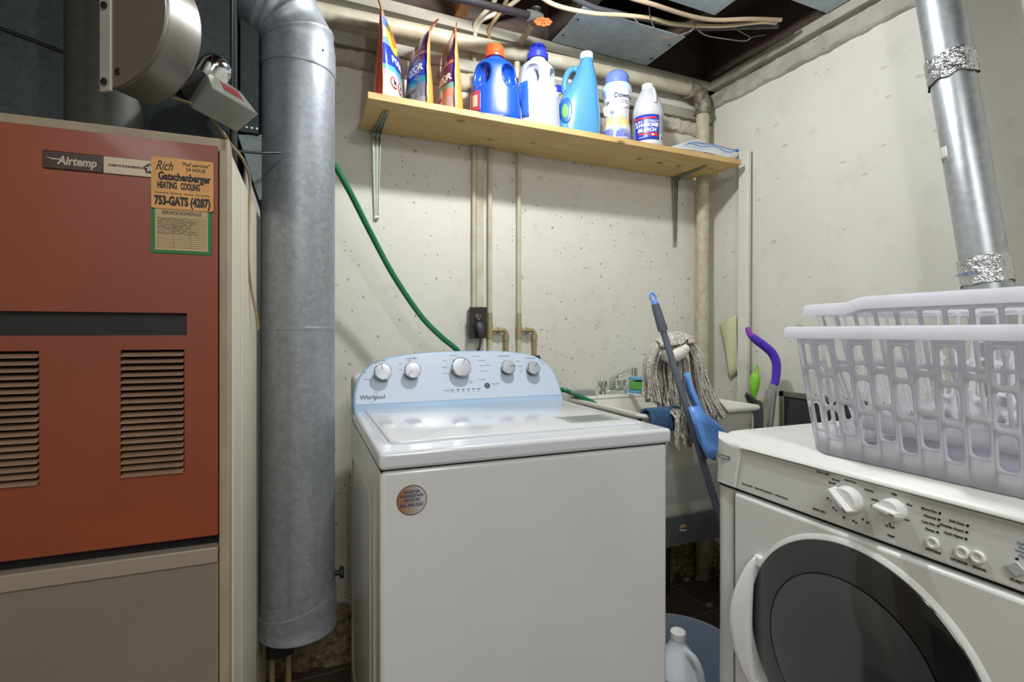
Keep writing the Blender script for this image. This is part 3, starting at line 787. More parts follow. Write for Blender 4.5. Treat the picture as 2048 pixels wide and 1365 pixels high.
# upper elbow: gores turning towards the plenum on the left
pts = []; dirs = []; RC = .098
for a_ in (0, 16, 42, 62, 64):
    c = Vector((-RC, 0, 1.868)); pts.append(c + Vector((RC * math.cos(R(a_)), 0, RC * math.sin(R(a_))))); dirs.append((-math.sin(R(a_)), -.0, math.cos(R(a_))))
pts.append(pts[-1] + Vector(dirs[-1]) * .02); dirs.append(dirs[-1])
pts.append(pts[-1] + Vector(dirs[-1]) * .45); dirs.append(dirs[-1])
gores(pts, dirs, PR + .0015, 'upper_elbow', dt, GALV)
m = MB(); m.lathe([(.003, 0), (.003, .003), (.001, .004)], 8, frame((PR * .62, -PR * .80, 1.85), (1, .4, 0), (0, 0, 1))); m.build('screw', STEEL, dt)
# lower end: short angled piece with a rolled edge and a closed cap
m = MB(); rings = []
for dz, a_, rr_, sx in [(.045, 13, PR + .0015, 0), (.012, 13, PR + .0010, 0), (.010, 13, PR + .0042, 0), (-.02, 8, PR + .0040, 0), (-.050, 0, PR + .0030, 0), (-.054, 0, PR + .0055, 0), (-.059, 0, PR + .0055, 0), (-.061, 0, PR + .001, 0)]:
    t_ = math.tan(R(a_))
    rings.append([Vector((sx + rr_ * math.cos(2 * PI * k / 64), rr_ * math.sin(2 * PI * k / 64), zb + dz + rr_ * math.cos(2 * PI * k / 64) * t_)) for k in range(64)])
m.rings(rings, False, True); m.build('lower_elbow', GALV, dt, angle=40)
m = MB(); m.lathe([(.007, 0), (.007, .012), (.014, .012), (.016, .018), (.014, .022)], 16, frame((PR, .0, .515), (0, 1, 0), (0, 0, 1))); m.build('damper_knob', BLACK, dt)
# dark transition box and lever beside the furnace foot
bx = thing('duct_boot', 'dark green metal boot low beside the furnace joining the round duct', 'duct boot', (-.054, 1.475, 0))
m = MB(); m.hexa([Vector(p) for p in ((.0, .0, .34), (.11, .03, .38), (.11, .15, .38), (.0, .15, .34), (.0, .0, .62), (.05, .03, .60), (.05, .15, .60), (.0, .15, .62))])
m.build('boot_body', M('dark_green_metal', (44, 56, 50), .4, .3, var=.4, vscale=20), bx, bevel=.004)
m = MB(); m.box(.01, .075, -.03, .06, .315, .345); m.build('bracket', BLACK, bx, bevel=.005)
for x_ in (.022, .062):
    m = MB(); m.tube([(x_, .02, .32), (x_, .02, 0)], .007, 10); m.build('support_leg', M('old_pine_leg', (150, 128, 92), .7), bx)
m = MB(); m.tube(bez([(.0, .02, .62), (.02, -.02, .64), (.034, .0, .60), (.03, .03, .54)], 5), .004, 8); m.build('flex_lead', STEEL, bx)

# wires down the furnace side
up_pipe('wire', 'white brown low voltage wire running down the furnace side', [D(340, 195, .93), D(400, 215, .93), D(440, 258, .93), D(462, 290, .96), D(486, 320, 1.0), D(500, 365, 1.06), D(498, 440, 1.06), D(497, 520, 1.06), D(503, 580, 1.08), D(512, 625, 1.1), D(516, 660, 1.12)], .0028, M('aged_wire', (160, 142, 112), .5), 'wire')
up_pipe('cable', 'black cable crossing from the furnace corner to the round duct', [D(462, 301, 1.0), D(480, 303, 1.05), D(520, 306, 1.15), D(560, 306, 1.2)], .003, BLACK, 'cable')
# ------------------------------------------------------------ washing machine
WR = R(-1.8)
wsh = thing('washing_machine', 'white top loading washer with pale blue dial console, in the middle', 'washing machine', (.166, 1.015, 0), WR)
WM = Matrix.Translation((.166, 1.015, 0)) @ Matrix.Rotation(WR, 4, 'Z'); WI = WM.inverted()
WW, WD = .698, .70
m = MB(); m.box(.004, WW - .004, .012, WD, .02, .876); m.build('cabinet', WHITE, wsh, bevel=.010, seg=3)
m = MB()
m.box(.0015, .004, .10, .104, .06, .84)
rr = rrect(.40, .45, .235, .34, .05, 0)
o_ = rr; ins = rrect(.40, .45, .228, .333, .045, 0)
A = [[Vector((.0042, p.x, p.y)) for p in o_], [Vector((.001, p.x, p.y)) for p in ins]]
ins2 = rrect(.40, .45, .218, .323, .04, 0)
A.append([Vector((.001, p.x, p.y)) for p in rrect(.40, .45, .222, .327, .042, 0)]); A.append([Vector((.0042, p.x, p.y)) for p in ins2])
m.rings(A, False, False); m.build('side_pressing', WSIDE, wsh)
m = MB(); m.box(.006, WW - .006, .018, WD - .01, .868, .884); m.build('shadow_gap', BLACKM, wsh)
m = MB(); m.box(0, WW, 0, WD, .880, .915); top = m.build('top_panel', WHITELID, wsh, bevel=.009, seg=4)
# lid
m = MB()
def slab(m, x0, x1, y0, y1, z0, z1, r, e):
    cx, cy, a, b = (x0 + x1) / 2, (y0 + y1) / 2, (x1 - x0) / 2, (y1 - y0) / 2
    m.rings([rrect(cx, cy, a, b, r, z0, 8), rrect(cx, cy, a, b, r, z1 - e, 8), rrect(cx, cy, a - e * .3, b - e * .3, r, z1 - e * .3, 8), rrect(cx, cy, a - e, b - e, r, z1, 8)])
slab(m, .032, .664, .078, .60, .9145, .9205, .022, .004)
lid = m.build('lid', WHITELID, top, angle=50)
m = MB()
rs = []
for a_, z_ in ((0, .9146), (.004, .9160), (.009, .9146)): rs.append(rrect(.348, .338, .324 + .002 + a_ - .006, .268 + a_ - .006, .026, z_, 8))
m.rings(rs, False, False); m.build('lid_seal', M('seal_grey', (190, 194, 200), .4), top)
# grey instruction label on the lid
m = MB(); m.box(.492, .645, .125, .225, .9205, .9209); lb = m.build('instruction_label', M('lid_label_grey', (168, 172, 166), .4), lid)
m = MB()
for i in range(11):
    y = .135 + i * .0078; m.box(.498 + (.02 if i % 3 == 0 else 0), .638 - (i * 37 % 5) * .006, y, y + .003, .92095, .9212)
m.build('label_print', M('label_ink', (96, 104, 98), .6), lb)
# console
CO = Vector((0, .56, .915)); CY = Vector((0, .085, .172)).normalized(); CX = Vector((1, 0, 0)); CN = CX.cross(CY)
CF = Matrix((CX, CY, CN)).transposed().to_4x4(); CF.translation = CO
CINV = (WM @ CF).inverted()
def cpt(px, py, off=0.0):
    o = CINV @ EYE; d = CINV.to_3x3() @ ray(px, py); return o + d * ((off - o.z) / d.z)
def con(x, s, off=.0004): return CF @ Matrix.Translation((x, s, off))
outl = [(.0, -.004), (-.001, .035), (.004, .070), (.013, .100), (.029, .128), (.055, .153), (.09, .170), (.15, .184), (.25, .1925), (.35, .1955), (.46, .1945), (.54, .189), (.60, .178), (.645, .158), (.675, .125), (.690, .085), (.696, .045), (.697, -.004)]
ol = [Vector((p.x, p.y, 0)) for p in bez([Vector((a, b, 0)) for a, b in outl], 4)]
cen = Vector((.348, .07, 0))
def shr(k, z):
    out = []
    n = len(ol)
    for i, p in enumerate(ol):
        a = ol[max(i - 1, 0)]; b = ol[min(i + 1, n - 1)]; t_ = (b - a).normalized(); nn = Vector((-t_.y, t_.x, 0))
        if nn.dot(cen - p) < 0: nn = -nn
        q = p + nn * k; q.y = max(q.y, -.004) if i in (0, n - 1) else q.y; q.z = z; out.append(q)
    return out
m = MB(); m.rings([[CF @ p for p in r] for r in (shr(0, -.075), shr(0, -.012), shr(.001, -.006), shr(.004, -.002), shr(.007, -.0005))], True, True)
cs = m.build('console', CONSOLERIM, wsh, angle=60)
m = MB()
fo = [p for p in shr(.009, .0)]
fo = [Vector((p.x, max(p.y, .022), 0)) for p in fo]
m.rings([[CF @ Vector((p.x, p.y, -.001)) for p in fo], [CF @ Vector((p.x, p.y, .0006)) for p in fo]], True, True)
m.build('console_face', CONSOLE, cs, angle=60)
m = MB(); m.box(.001, .696, -.0795, -.0745, -.03, .10); 
for b_ in m.bm.verts: b_.co = b_.co
m.bm.clear(); m.box(.002, .694, .62, .70, .905, 1.02); m.build('console_back', M('console_back_white', (214, 214, 206), .4), cs, bevel=.02, seg=3)
rnd = random.Random(2)
for i, (px, py, r_, a_) in enumerate([(766, 743, .0258, 98), (826, 740, .0254, 228), (923.5, 733.5, .0322, 62), (1018, 733, .0236, 2), (1069, 735, .0232, 50)]):
    h = .030
    c = cpt(px, py, h)
    K = con(c.x, c.y, 0)
    m = MB(); m.lathe([(r_ * .80, 0), (r_ * .86, h * .35), (r_ * .96, h * .7), (r_, h * .78)], 40, K, True, False)
    kb = m.build('dial', KNOBD, cs)
    m = MB(); m.lathe([(r_, h * .76), (r_ * 1.03, h * .84), (r_ * 1.02, h * .95), (r_ * .93, h)], 48, K, False, False); m.build('rim', CHROME, kb) if False else None
    m2 = m; 
    m2.mi = 1; m2.lathe([(r_ * .93, h), (r_ * .60, h + .0008), (.0005, h + .0012)], 48, K, False, True)
    m2.mi = 2
    rm = K @ Matrix.Translation((0, 0, h + .0013)) @ Matrix.Rotation(R(a_), 4, 'Z')
    m2.box(r_ * .15, r_ * .92, -.0007, .0007, 0, .0005, rm)
    m2.build('dial_cap', [CHROME, KNOBG, INK], cs)
c = cpt(975, 771, .004)
m = MB(); m.lathe([(.0100, 0), (.0098, .003), (.007, .0055), (.0005, .006)], 28, con(c.x, c.y, 0)); m.build('start_button', M('grey_metal_button', (132, 134, 140), .3, .8), cs)
for i in range(6):
    m = MB(); x = .3065 + i * .0176; m.box(x - .0042, x + .0042, -.0013, .0013, .0006, .0012, con(0, .0548 + i * .0002, 0))
    m.build('indicator_light', BLACK, cs)
def C(x, s): return con(x, s, .0009)
texts([('Whirlpool', .0200, C(.0567, .0425), dict(bold=.0002, w=.073))], cs, INK)
m = MB(); sw = bez([C(.049, .028) @ Vector((0, 0, 0)), C(.055, .0275) @ Vector(), C(.064, .034) @ Vector(), C(.069, .045) @ Vector(), C(.072, .056) @ Vector(), C(.068, .0585) @ Vector(), C(.060, .052) @ Vector()], 6)
m.tube(sw, .0005, 6); m.build('lettering_swoosh', INK, cs)
kd = {0: (.0926, .1268), 1: (.1862, .1291), 2: (.3486, .135), 3: (.5152, .1324), 4: (.6097, .1261)}
tx = []
def lab(s, x, y, sz=.0052, **k): tx.append((s, sz, C(x, y), k))
lab('SOIL LEVEL', .088, .163, .0062, bold=.00015); lab('Heavy', .070, .156); lab('Normal', .045, .147); lab('Light', .038, .124); lab('Extra Light', .045, .101)
lab('WASH TEMP', .184, .168, .0062, bold=.00015); lab('Cool', .177, .160); lab('Warm', .150, .150); lab('Cold', .146, .131); lab('Tap Cold', .17, .103)
for s, x, y in (('Casual', .292, .157), ('Delicates', .288, .135), ('Normal Wash', .292, .113), ('Heavy Duty', .325, .176), ('Bulky Items', .402, .172), ('Towels/Jeans', .418, .156), ('Quick Wash/Rinse', .43, .137), ('Drain & Spin', .42, .117), ('Rinse & Spin', .41, .088), ('Soak', .372, .083), ('Start', .372, .077)): lab(s, x, y)
lab('RINSE OPTIONS', .502, .170, .0060, bold=.00015); lab('Normal', .552, .150); lab('2nd Rinse', .556, .131); lab('Extra', .556, .112)
lab('WATER LEVEL', .600, .160, .0060, bold=.00015); lab('Auto', .636, .152); lab('High', .642, .144); lab('Low', .644, .136)
lab('Progress', .288, .054, .0055, bold=.0001); lab('Start / Pause', .456, .071, .0055, bold=.0001); lab('Hold 3 sec', .456, .064, .0042)
for i, s in enumerate(('Sensing', 'Wash', 'Rinse', 'Spin', 'Lid', 'Done')): lab(s, .3065 + i * .0176, .0485, .0038)
texts(tx, cs, INKG)
# round sticker on the front
m = MB(); m.lathe([(.0305, 0), (.0305, .0004)], 48, front(.0655, .0119, .8135)); rs_ = m.build('round_sticker', M('sticker_brown_edge', (120, 72, 58), .4), wsh)
m = MB(); m.lathe([(.0287, .0004), (.0287, .0006)], 48, front(.0655, .0119, .8135))
def _sticker():
    mt, nt, b = _new('copper_silver_sticker')
    sx = nt.nodes.new('ShaderNodeSeparateXYZ'); nt.links.new(_coord(nt), sx.inputs[0])
    f = _math(nt, 'MULTIPLY', _math(nt, 'SUBTRACT', sx.outputs[0], .04), 20)
    nt.links.new(_ramp(nt, f, [(.1, lin((176, 126, 92))), (.55, lin((182, 172, 164))), (.9, lin((214, 214, 216)))]), b.inputs['Base Color'])
    b.inputs['Roughness'].default_value = .35; b.inputs['Metallic'].default_value = .3; return mt
m.build('sticker_face', _sticker(), rs_)
texts([('REGISTER', .0076, front(.0655, .0112, .8300), dict(bold=.0002)), ('ENREGISTRER', .0076, front(.0655, .0112, .8220), dict(bold=.0002)), ('REGISTRE', .0076, front(.0655, .0112, .8140), dict(bold=.0002)),
       ('866-490-3281', .0086, front(.0655, .0112, .8035), dict(bold=.0002))], rs_, M('navy_ink', (58, 60, 104), .5))
m = MB(); m.box(.040, .091, .0110, .0114, .8088, .8092); m.build('sticker_line', MATS['sticker_brown_edge'], rs_)

# ------------------------------------------------------------ dryer
DR = R(-91.85)
dry = thing('clothes_dryer', 'cream white front loading dryer with dark round door, at the right', 'dryer', (.927, .925, 0), DR)
DW, DD, DH = .686, .70, .92
def dbox(m, x0, x1, y0, y1, z0, z1, r=.03):
    m.rings([rrect((x0 + x1) / 2, (y0 + y1) / 2, (x1 - x0) / 2, (y1 - y0) / 2, r, z, 8) for z in (z0, z1)])
m = MB(); dbox(m, 0, DW, 0.004, DD, .02, .792); m.build('cabinet', DRYERW, dry, bevel=.003)
m = MB(); m.box(.064, .0665, -.0015, .01, .04, .792); m.build('seam', M('seam_grey', (150, 148, 138), .5), dry)
m = MB(); m.box(.01, DW - .01, .012, DD - .01, .786, .802); m.build('gap', BLACKM, dry)
m = MB(); m.box(.069, .622, -.005, .02, .10, .790); fp = m.build('front_panel', DRYERW, dry, bevel=.006, seg=3)
# console with a recessed control strip
m = MB()
X0, X1 = 0, DW
sec = lambda z, ins, r: rrect(DW / 2, DD / 2 , DW / 2 - ins, DD / 2 - ins, r, z, 8)
m.rings([sec(.7995, .002, .034), sec(.802, 0, .036), sec(.895, .006, .034), sec(.908, .011, .03), sec(.916, .018, .026), sec(DH, .030, .02)])
dc_ = m.build('console', DRYERP, dry, angle=70)
ctr = MB()
ro = bez([Vector(p) for p in ((.069, 0, .797), (.073, 0, .83), (.082, 0, .872), (.088, 0, .888), (.100, 0, .894), (.13, 0, .8945))], 5)
pan = [(p.x, p.z) for p in ro] + [(.60, .8945), (.617, .889), (.622, .87), (.624, .797)]
# raised border that leaves the control strip sunk behind it
bo = MB()
outer = [(.012, .8035), (.018, .90), (.03, .9075), (.65, .9075), (.668, .90), (.674, .8035)]
inner_path = [(p.x, p.z) for p in ro] + [(.60, .8945), (.617, .889), (.622, .87), (.624, .8035)]
def yface(z): return -.0035 + .006 * max(0, (z - .802) / .093)
# build border as strips between recess edge and the console outline
n = len(inner_path)
def outer_at(x, z):
    c = Vector((.345, .845)); d = Vector((x, z)) - c
    tx_ = (.33 / abs(d.x)) if abs(d.x) > 1e-6 else 9; tz_ = (.058 / abs(d.y)) if abs(d.y) > 1e-6 else 9
    return c + d * min(tx_, tz_)
ring_in = []; ring_lip = []; ring_out = []; ring_back = []
for x, z in inner_path:
    z = max(z, .8025)
    q = outer_at(x, z); qx = min(max(q.x, .014), .672); qz = min(max(q.y, .8025), .905)
    if z <= .803: qz = .8025; qx = .014 if x < .3 else .672
    k_ = min(1, max(0, (z - .803) / .05))
    ring_back.append(Vector((x + (.004 if x < .3 else -.004), .004, z - (.004 if z > .88 else 0))))
    ring_in.append(Vector((x, -.0042 - .0018 * k_, z))); ring_out.append(Vector((qx, -.001 + .003 * k_, qz)))
RM = [Vector((a.x + (b.x - a.x) * .12, a.y - .0012, a.z + (b.z - a.z) * .12)) for a, b in zip(ring_in, ring_out)]
RN = [Vector((a.x + (b.x - a.x) * .7, a.y * .6 + b.y * .4 - .001, a.z + (b.z - a.z) * .7)) for a, b in zip(ring_in, ring_out)]
RE = [Vector((min(max(p.x, .002), .684) if .02 < p.x < .66 else (.001 if p.x < .3 else .685), .016, min(.9195, p.z + (.012 if p.z > .89 else 0)))) for p in ring_out]
bo.rings([ring_back, ring_in, RM, RN, ring_out, RE], False, False, closed=False)
bo.build('console_border', DRYERP, dc_, angle=50)
pan = [(.3465 + (x - .3465) * .984, min(max(z, .8025), .8912)) for x, z in pan]
m = MB(); m.prism(pan, -.0005, .010); m.build('control_strip', DRYERP, dc_)
def F2(x, z, off=0.0): return front(x, -.0007 - off, z)
# knobs
def knob(x, z, r_, ang, grip, ln=1.0):
    K = front(x, -.0005, z)
    m = MB(); m.lathe([(r_, 0), (r_, .006), (r_ * .92, .016), (r_ * .86, .019), (.001, .020)], 40, K)
    kn = m.build('knob', M('white_knob', (230, 230, 228), .3), dc_, angle=50)
    g = K @ Matrix.Rotation(R(ang), 4, 'Z')
    m = MB(); m.hexa([g @ Vector(p) for p in ((-r_ * 1.0, -.006, .010), (r_ * 1.12, -.0045, .010), (r_ * 1.12, .0045, .010), (-r_ * 1.0, .006, .010), (-r_ * .85, -.0035, grip), (r_ * 1.0, -.003, grip), (r_ * 1.0, .003, grip), (-r_ * .85, .0035, grip))])
    m.build('grip', MATS['white_knob'], kn, bevel=.0015)
    m = MB(); m.box(-r_ * .9, -r_ * .45, -.0008, .0008, grip, grip + .0004, g); m.build('pointer_mark', INK, kn)
knob(.330, .853, .0245, 138, .032); knob(.406, .860, .0185, 172, .029)
for x, z, r_ in ((.4615, .8265, .0088), (.500, .8265, .0092), (.5185, .8275, .0092)):
    m = MB(); m.lathe([(r_, 0), (r_, .003), (r_ * .9, .0045), (r_ * .6, .0045), (r_ * .5, .0035), (.0005, .0033)], 28, F2(x, z)); m.build('push_button', MATS['white_knob'], dc_)
m = MB(); mt = F2(.562, .829) @ Matrix.Rotation(R(45), 4, 'Z'); m.box(-.0085, .0085, -.0085, .0085, 0, .004, mt); m.build('start_button', M('grey_button', (186, 190, 188), .35), dc_, bevel=.0015)
dots = [(.4705, .8745), (.4695, .8645), (.4685, .8545), (.4675, .8445), (.506, .868), (.505, .858), (.504, .848), (.562, .8425)]
dots = [(x, z, .0019) for x, z in dots] + [(.330 + .036 * math.cos(R(a_)), .853 + .036 * math.sin(R(a_)), .0017) for a_ in (200, 228, 255, 282, 312)] + [(.398, .833, .0017)]
for x, z, r_ in dots:
    m = MB(); m.lathe([(r_, 0), (r_, .0006)], 12, F2(x, z)); m.build('indicator_light', BLACK, dc_)
tx = []
def lab(s, x, z, sz=.0052, **k): tx.append((s, sz, F2(x, z, .0002), dict(bold=.0001, **k)))
lab('AUTO DRY', .280, .887, .0052); lab('TIMED DRY', .272, .815, .0052)
for s, x, z in (('Normal', .305, .881), ('Perm Press', .332, .886), ('Delicate', .365, .879), ('Quick', .374, .866), ('Touch Up', .377, .854), ('Special', .298, .874), ('Air', .293, .860), ('20', .289, .843), ('30', .300, .829), ('60', .320, .818), ('70', .342, .816), ('80', .362, .823)): lab(s, x, z, .0046)
for s, x, z in (('High', .405, .884), ('Med', .428, .874), ('Low', .424, .849), ('Air Fluff', .398, .829)): lab(s, x, z, .0046)
lab('TEMP', .400, .814, .005)
for i, s in enumerate(('More Dry', 'Normal', 'Less Dry', 'Damp')): lab(s, .4665 - i * .001, .8745 - i * .01, .0052, align='RIGHT')
for i, s in enumerate(('Soft Heat', 'Wrinkle Guard', 'Cycle Signal')): lab(s, .502 - i * .001, .868 - i * .01, .0050, align='RIGHT')
lab('DRYNESS', .4615, .8135, .005); lab('OPTIONS', .495, .8115, .005); lab('SIGNAL', .5205, .8115, .005); lab('START', .562, .812, .0052)
lab('Super Capacity  •  Balanced Drying System  •  Moisture Sensor', .147, .8165, .0046)
texts(tx, dc_, M('dryer_ink', (66, 66, 62), .6))
texts([(s, .0048, F2(.575, .865 - i * .0055, .0002), {}) for i, s in enumerate(('End of Cycle', 'Sheet Signal', 'Wrinkle Guard', 'Clean Filter'))], dc_, M('blue_dryer_ink', (126, 150, 182), .6))
m = MB(); m.box(.024, .059, -.0066, -.0005, .8605, .8685); bd = m.build('badge', M('badge_grey', (110, 112, 112), .3, .6), dc_)
texts([('Kenmore', .0074, front(.0415, -.0069, .8645), dict(bold=.0002))], bd, M('badge_silver', (214, 214, 212), .3))
# round door
DCX, DCZ, DRR = .337, .560, .212
m = MB(); K = front(DCX, -.005, DCZ)
m.lathe([(DRR + .012, -.001), (DRR + .006, .004), (DRR + .001, .005)], 96, K, False, False); dor = m.build('door_ring', DRYERW, fp)
m = MB(); m.lathe([(DRR + .002, .002), (DRR, .008), (DRR - .02, .0125), (DRR * .74, .0165), (DRR * .73, .0155), (DRR * .4, .019), (.001, .0205)], 96, K)
gl = m.build('door_glass', M('smoked_glass', (20, 21, 24), .04, spec=.8, coat=.6), fp, angle=20)
m = MB(); m.lathe([(DRR * .725, .0168), (DRR * .72, .0172), (DRR * .4, .0202), (.001, .0218)], 96, K); m.build('inner_window', M('grey_smoked_window', (58, 58, 60), .06, spec=.7, coat=.5), gl, angle=20)
# crescent handle
hp = []
for k in range(17):
    t_ = k / 16; z = .677 - t_ * .285
    bow = math.sin(PI * t_)
    hp.append((z, bow))
rings = []
for z, b_ in hp:
    w_ = .006 + .038 * b_ ** .8; d_ = .006 + .030 * b_ ** .8
    xr = .141; xc = xr - w_ / 2
    ring = []
    for k in range(16):
        a_ = 2 * PI * k / 16
        ring.append(Vector((xc + w_ / 2 * math.cos(a_), -.012 - d_ * .55 + d_ * .5 * math.sin(a_) - (.010 * (math.cos(a_) < 0) * b_), z)))
    rings.append(ring)
m = MB(); m.rings(rings); hd = m.build('door_handle', M('white_handle', (228, 229, 232), .25, coat=.4), fp, sub=1)
for z in (.668, .40):
    m = MB(); m.box(.132, .150, -.016, -.003, z - .012, z + .012); m.build('handle_mount', MATS['white_handle'], hd, bevel=.004)

# ------------------------------------------------------------ laundry baskets
def basket(label, loc, rotz, L, Wd, Hh, tp, style, group=None, lift=0):
    """L along x at the rim, Wd along y; tp = inset of the floor"""
    t = thing('laundry_basket', label, 'laundry basket', loc, rotz, group)
    CR = .075
    def pos(s, h, off=0):
        """s in 0..1 round the wall, h in 0..1 up"""
        a = L / 2 - tp * (1 - h) ** 1.1 + off; b = Wd / 2 - tp * (1 - h) ** 1.1 + off; r = max(.02, CR + off - .02 * (1 - h))
        sa, sb = 2 * (a - r), 2 * (b - r); q = PI * r / 2; per = 2 * (sa + sb) + 4 * q
        segs = [(sa, 0), (q, 1), (sb, 0), (q, 1), (sa, 0), (q, 1), (sb, 0), (q, 1)]
        # fixed parameter shares so that columns stay aligned at all heights
        A_, B_ = L / 2, Wd / 2; SA, SB, Q = 2 * (A_ - CR), 2 * (B_ - CR), PI * CR / 2; tot = 2 * (SA + SB) + 4 * Q
        u = (s % 1) * tot; shares = [SA, Q, SB, Q, SA, Q, SB, Q]; i = 0
        while u > shares[i] and i < 7: u -= shares[i]; i += 1
        f = u / shares[i]
        c = [(-(a - r), -b), None, (b - r, a), None]
        if i == 0: return Vector((-(a - r) + sa * f, -b, 0))
        if i == 1: an = R(-90 + 90 * f); return Vector((a - r + r * math.cos(an), -(b - r) + r * math.sin(an), 0))
        if i == 2: return Vector((a, -(b - r) + sb * f, 0))
        if i == 3: an = R(0 + 90 * f); return Vector((a - r + r * math.cos(an), b - r + r * math.sin(an), 0))
        if i == 4: return Vector((a - r - sa * f, b, 0))
        if i == 5: an = R(90 + 90 * f); return Vector((-(a - r) + r * math.cos(an), b - r + r * math.sin(an), 0))
        if i == 6: return Vector((-a, b - r - sb * f, 0))
        an = R(180 + 90 * f); return Vector((-(a - r) + r * math.cos(an), -(b - r) + r * math.sin(an), 0))
    def P(s, z):
        h = z / Hh; p = pos(s, h); p.z = z; return p
    if style == 'holes': ncol, rows_, z0, z1, hw, K = 56, 3, .028, Hh - .012, .36, 5
    else: ncol, rows_, z0, z1, hw, K = 52, 2, .03, Hh - .012, .41, 3
    m = MB(); bm = m.bm
    def quad_strip(a, b):
        va = [bm.verts.new(p) for p in a]; vb = [bm.verts.new(p) for p in b]
        for i in range(len(a) - 1): bm.faces.new((va[i], va[i + 1], vb[i + 1], vb[i]))
    for c in range(ncol):
        s0 = c / ncol; ds = 1 / ncol
        rh = (z1 - z0) / (rows_ + (.22 if style == 'holes' else 0)); sh = (rh * .22 if (style == 'holes' and c % 2) else 0)
        # solid bands under and over this column's holes
        zb_ = z0 + sh; zt_ = zb_ + rows_ * rh
        for (a_, b_) in ((0, zb_), (zt_, Hh)):
            quad_strip([P(s0 + ds * k / 4, a_) for k in range(5)], [P(s0 + ds * k / 4, b_) for k in range(5)])
        for r_ in range(rows_):
            za = zb_ + r_ * rh; zc_ = za + rh / 2
            hx = hw; hz = .425 if style == 'holes' else .465; cr = .12 if style == 'holes' else .10
            inner = []; outer = []
            # parameters in unit cell, hole is a rounded rectangle
            wm_ = tot_w = (2 * (L + Wd) - 8 * CR + 2 * PI * CR) / ncol
            crx = min(hx * .9, (.008 if style == 'holes' else .004) / wm_); crz = (.008 if style == 'holes' else .004) / rh
            for (sx, sz, a0) in ((1, 1, 0), (-1, 1, 90), (-1, -1, 180), (1, -1, 270)):
                for k in range(K + 1):
                    an = R(a0 + 90 * k / K)
                    inner.append((sx * (hx - crx) + crx * math.cos(an), sz * (hz - crz) + crz * math.sin(an)))
                    # matching point on the cell border
                    f = k / K
                    cor = {0: ((.5, hz * .55), (.5, .5), (hx * .4, .5)), 90: ((-hx * .4, .5), (-.5, .5), (-.5, hz * .55)), 180: ((-.5, -hz * .55), (-.5, -.5), (-hx * .4, -.5)), 270: ((hx * .4, -.5), (.5, -.5), (.5, -hz * .55))}[a0]
                    if f <= .5: g = f * 2; o = (cor[0][0] + (cor[1][0] - cor[0][0]) * g, cor[0][1] + (cor[1][1] - cor[0][1]) * g)
                    else: g = f * 2 - 1; o = (cor[1][0] + (cor[2][0] - cor[1][0]) * g, cor[1][1] + (cor[2][1] - cor[1][1]) * g)
                    outer.append(o)
            if K % 2 == 1:   # force the exact corner
                for q_ in range(4): outer[q_ * (K + 1) + K // 2] = ((.5, .5), (-.5, .5), (-.5, -.5), (.5, -.5))[q_]; 
            vi = [bm.verts.new(P(s0 + ds * (.5 + x), zc_ + rh * z)) for x, z in inner]
            vo = [bm.verts.new(P(s0 + ds * (.5 + x), zc_ + rh * z)) for x, z in outer]
            n_ = len(vi)
            for k in range(n_): bm.faces.new((vi[k], vi[(k + 1) % n_], vo[(k + 1) % n_], vo[k]))
    fl_ = [bm.verts.new(P(k / 96, 0)) for k in range(96)]; bm.faces.new(fl_)
    bmesh.ops.remove_doubles(bm, verts=bm.verts, dist=2e-4)
    m.build('basket_wall', BASKET, t, solid=.0026, angle=50)
    # rim: rolled lip with raised stretches
    m = MB(); rings = []; N = 160
    for i in range(N + 1):
        s = i / N
        p = pos(s, 1); x = abs(p.x) / (L / 2); y = abs(p.y) / (Wd / 2)
        lf = 0
        if y > .92: lf = lift * min(1, max(0, (.62 - x) / .10)) if lift else 0
        wide = .021 + (.008 if (y > .92 and x < .35) else 0)
        prof = [(-.001, -.020), (0, -.002), (.004, .003), (wide - .004, .003), (wide, 0), (wide + .002, -.019), (wide - .001, -.019), (wide - .004, -.002), (.003, -.002), (.002, -.016)]
        rings.append([Vector((*pos(s, 1, o_)[:2], Hh + dz + lf)) for o_, dz in prof])
    m.rings(rings, False, False); m.build('rim', BASKET, t, angle=50)
    # wall stretch between raised rim and basket wall
    if lift:
        m = MB(); A_ = []; B_ = []
        for i in range(N + 1):
            s = i / N; p = pos(s, 1); x = abs(p.x) / (L / 2); y = abs(p.y) / (Wd / 2)
            lf = lift * min(1, max(0, (.62 - x) / .10)) if y > .92 else 0
            A_.append(Vector((p.x, p.y, Hh - .004))); B_.append(Vector((p.x, p.y, Hh + lf + .001)))
        m.rings([A_, B_], False, False, closed=False); m.build('rim_riser', BASKET, t, solid=.0026)
    return t
BK = at_z(1640, 893, .92)
basket('white laundry basket with rounded holes, lower of the two on the dryer', (1.118, .449, .9215), R(-91), .558, .43, .236, .0315, 'holes', 'nested white laundry baskets')
basket('white laundry basket with tall slots, nested on top of the other one', (1.165, .437, .9275 + .038), R(-90.5), .575, .42, .236, .055, 'slots', 'nested white laundry baskets', lift=.009)

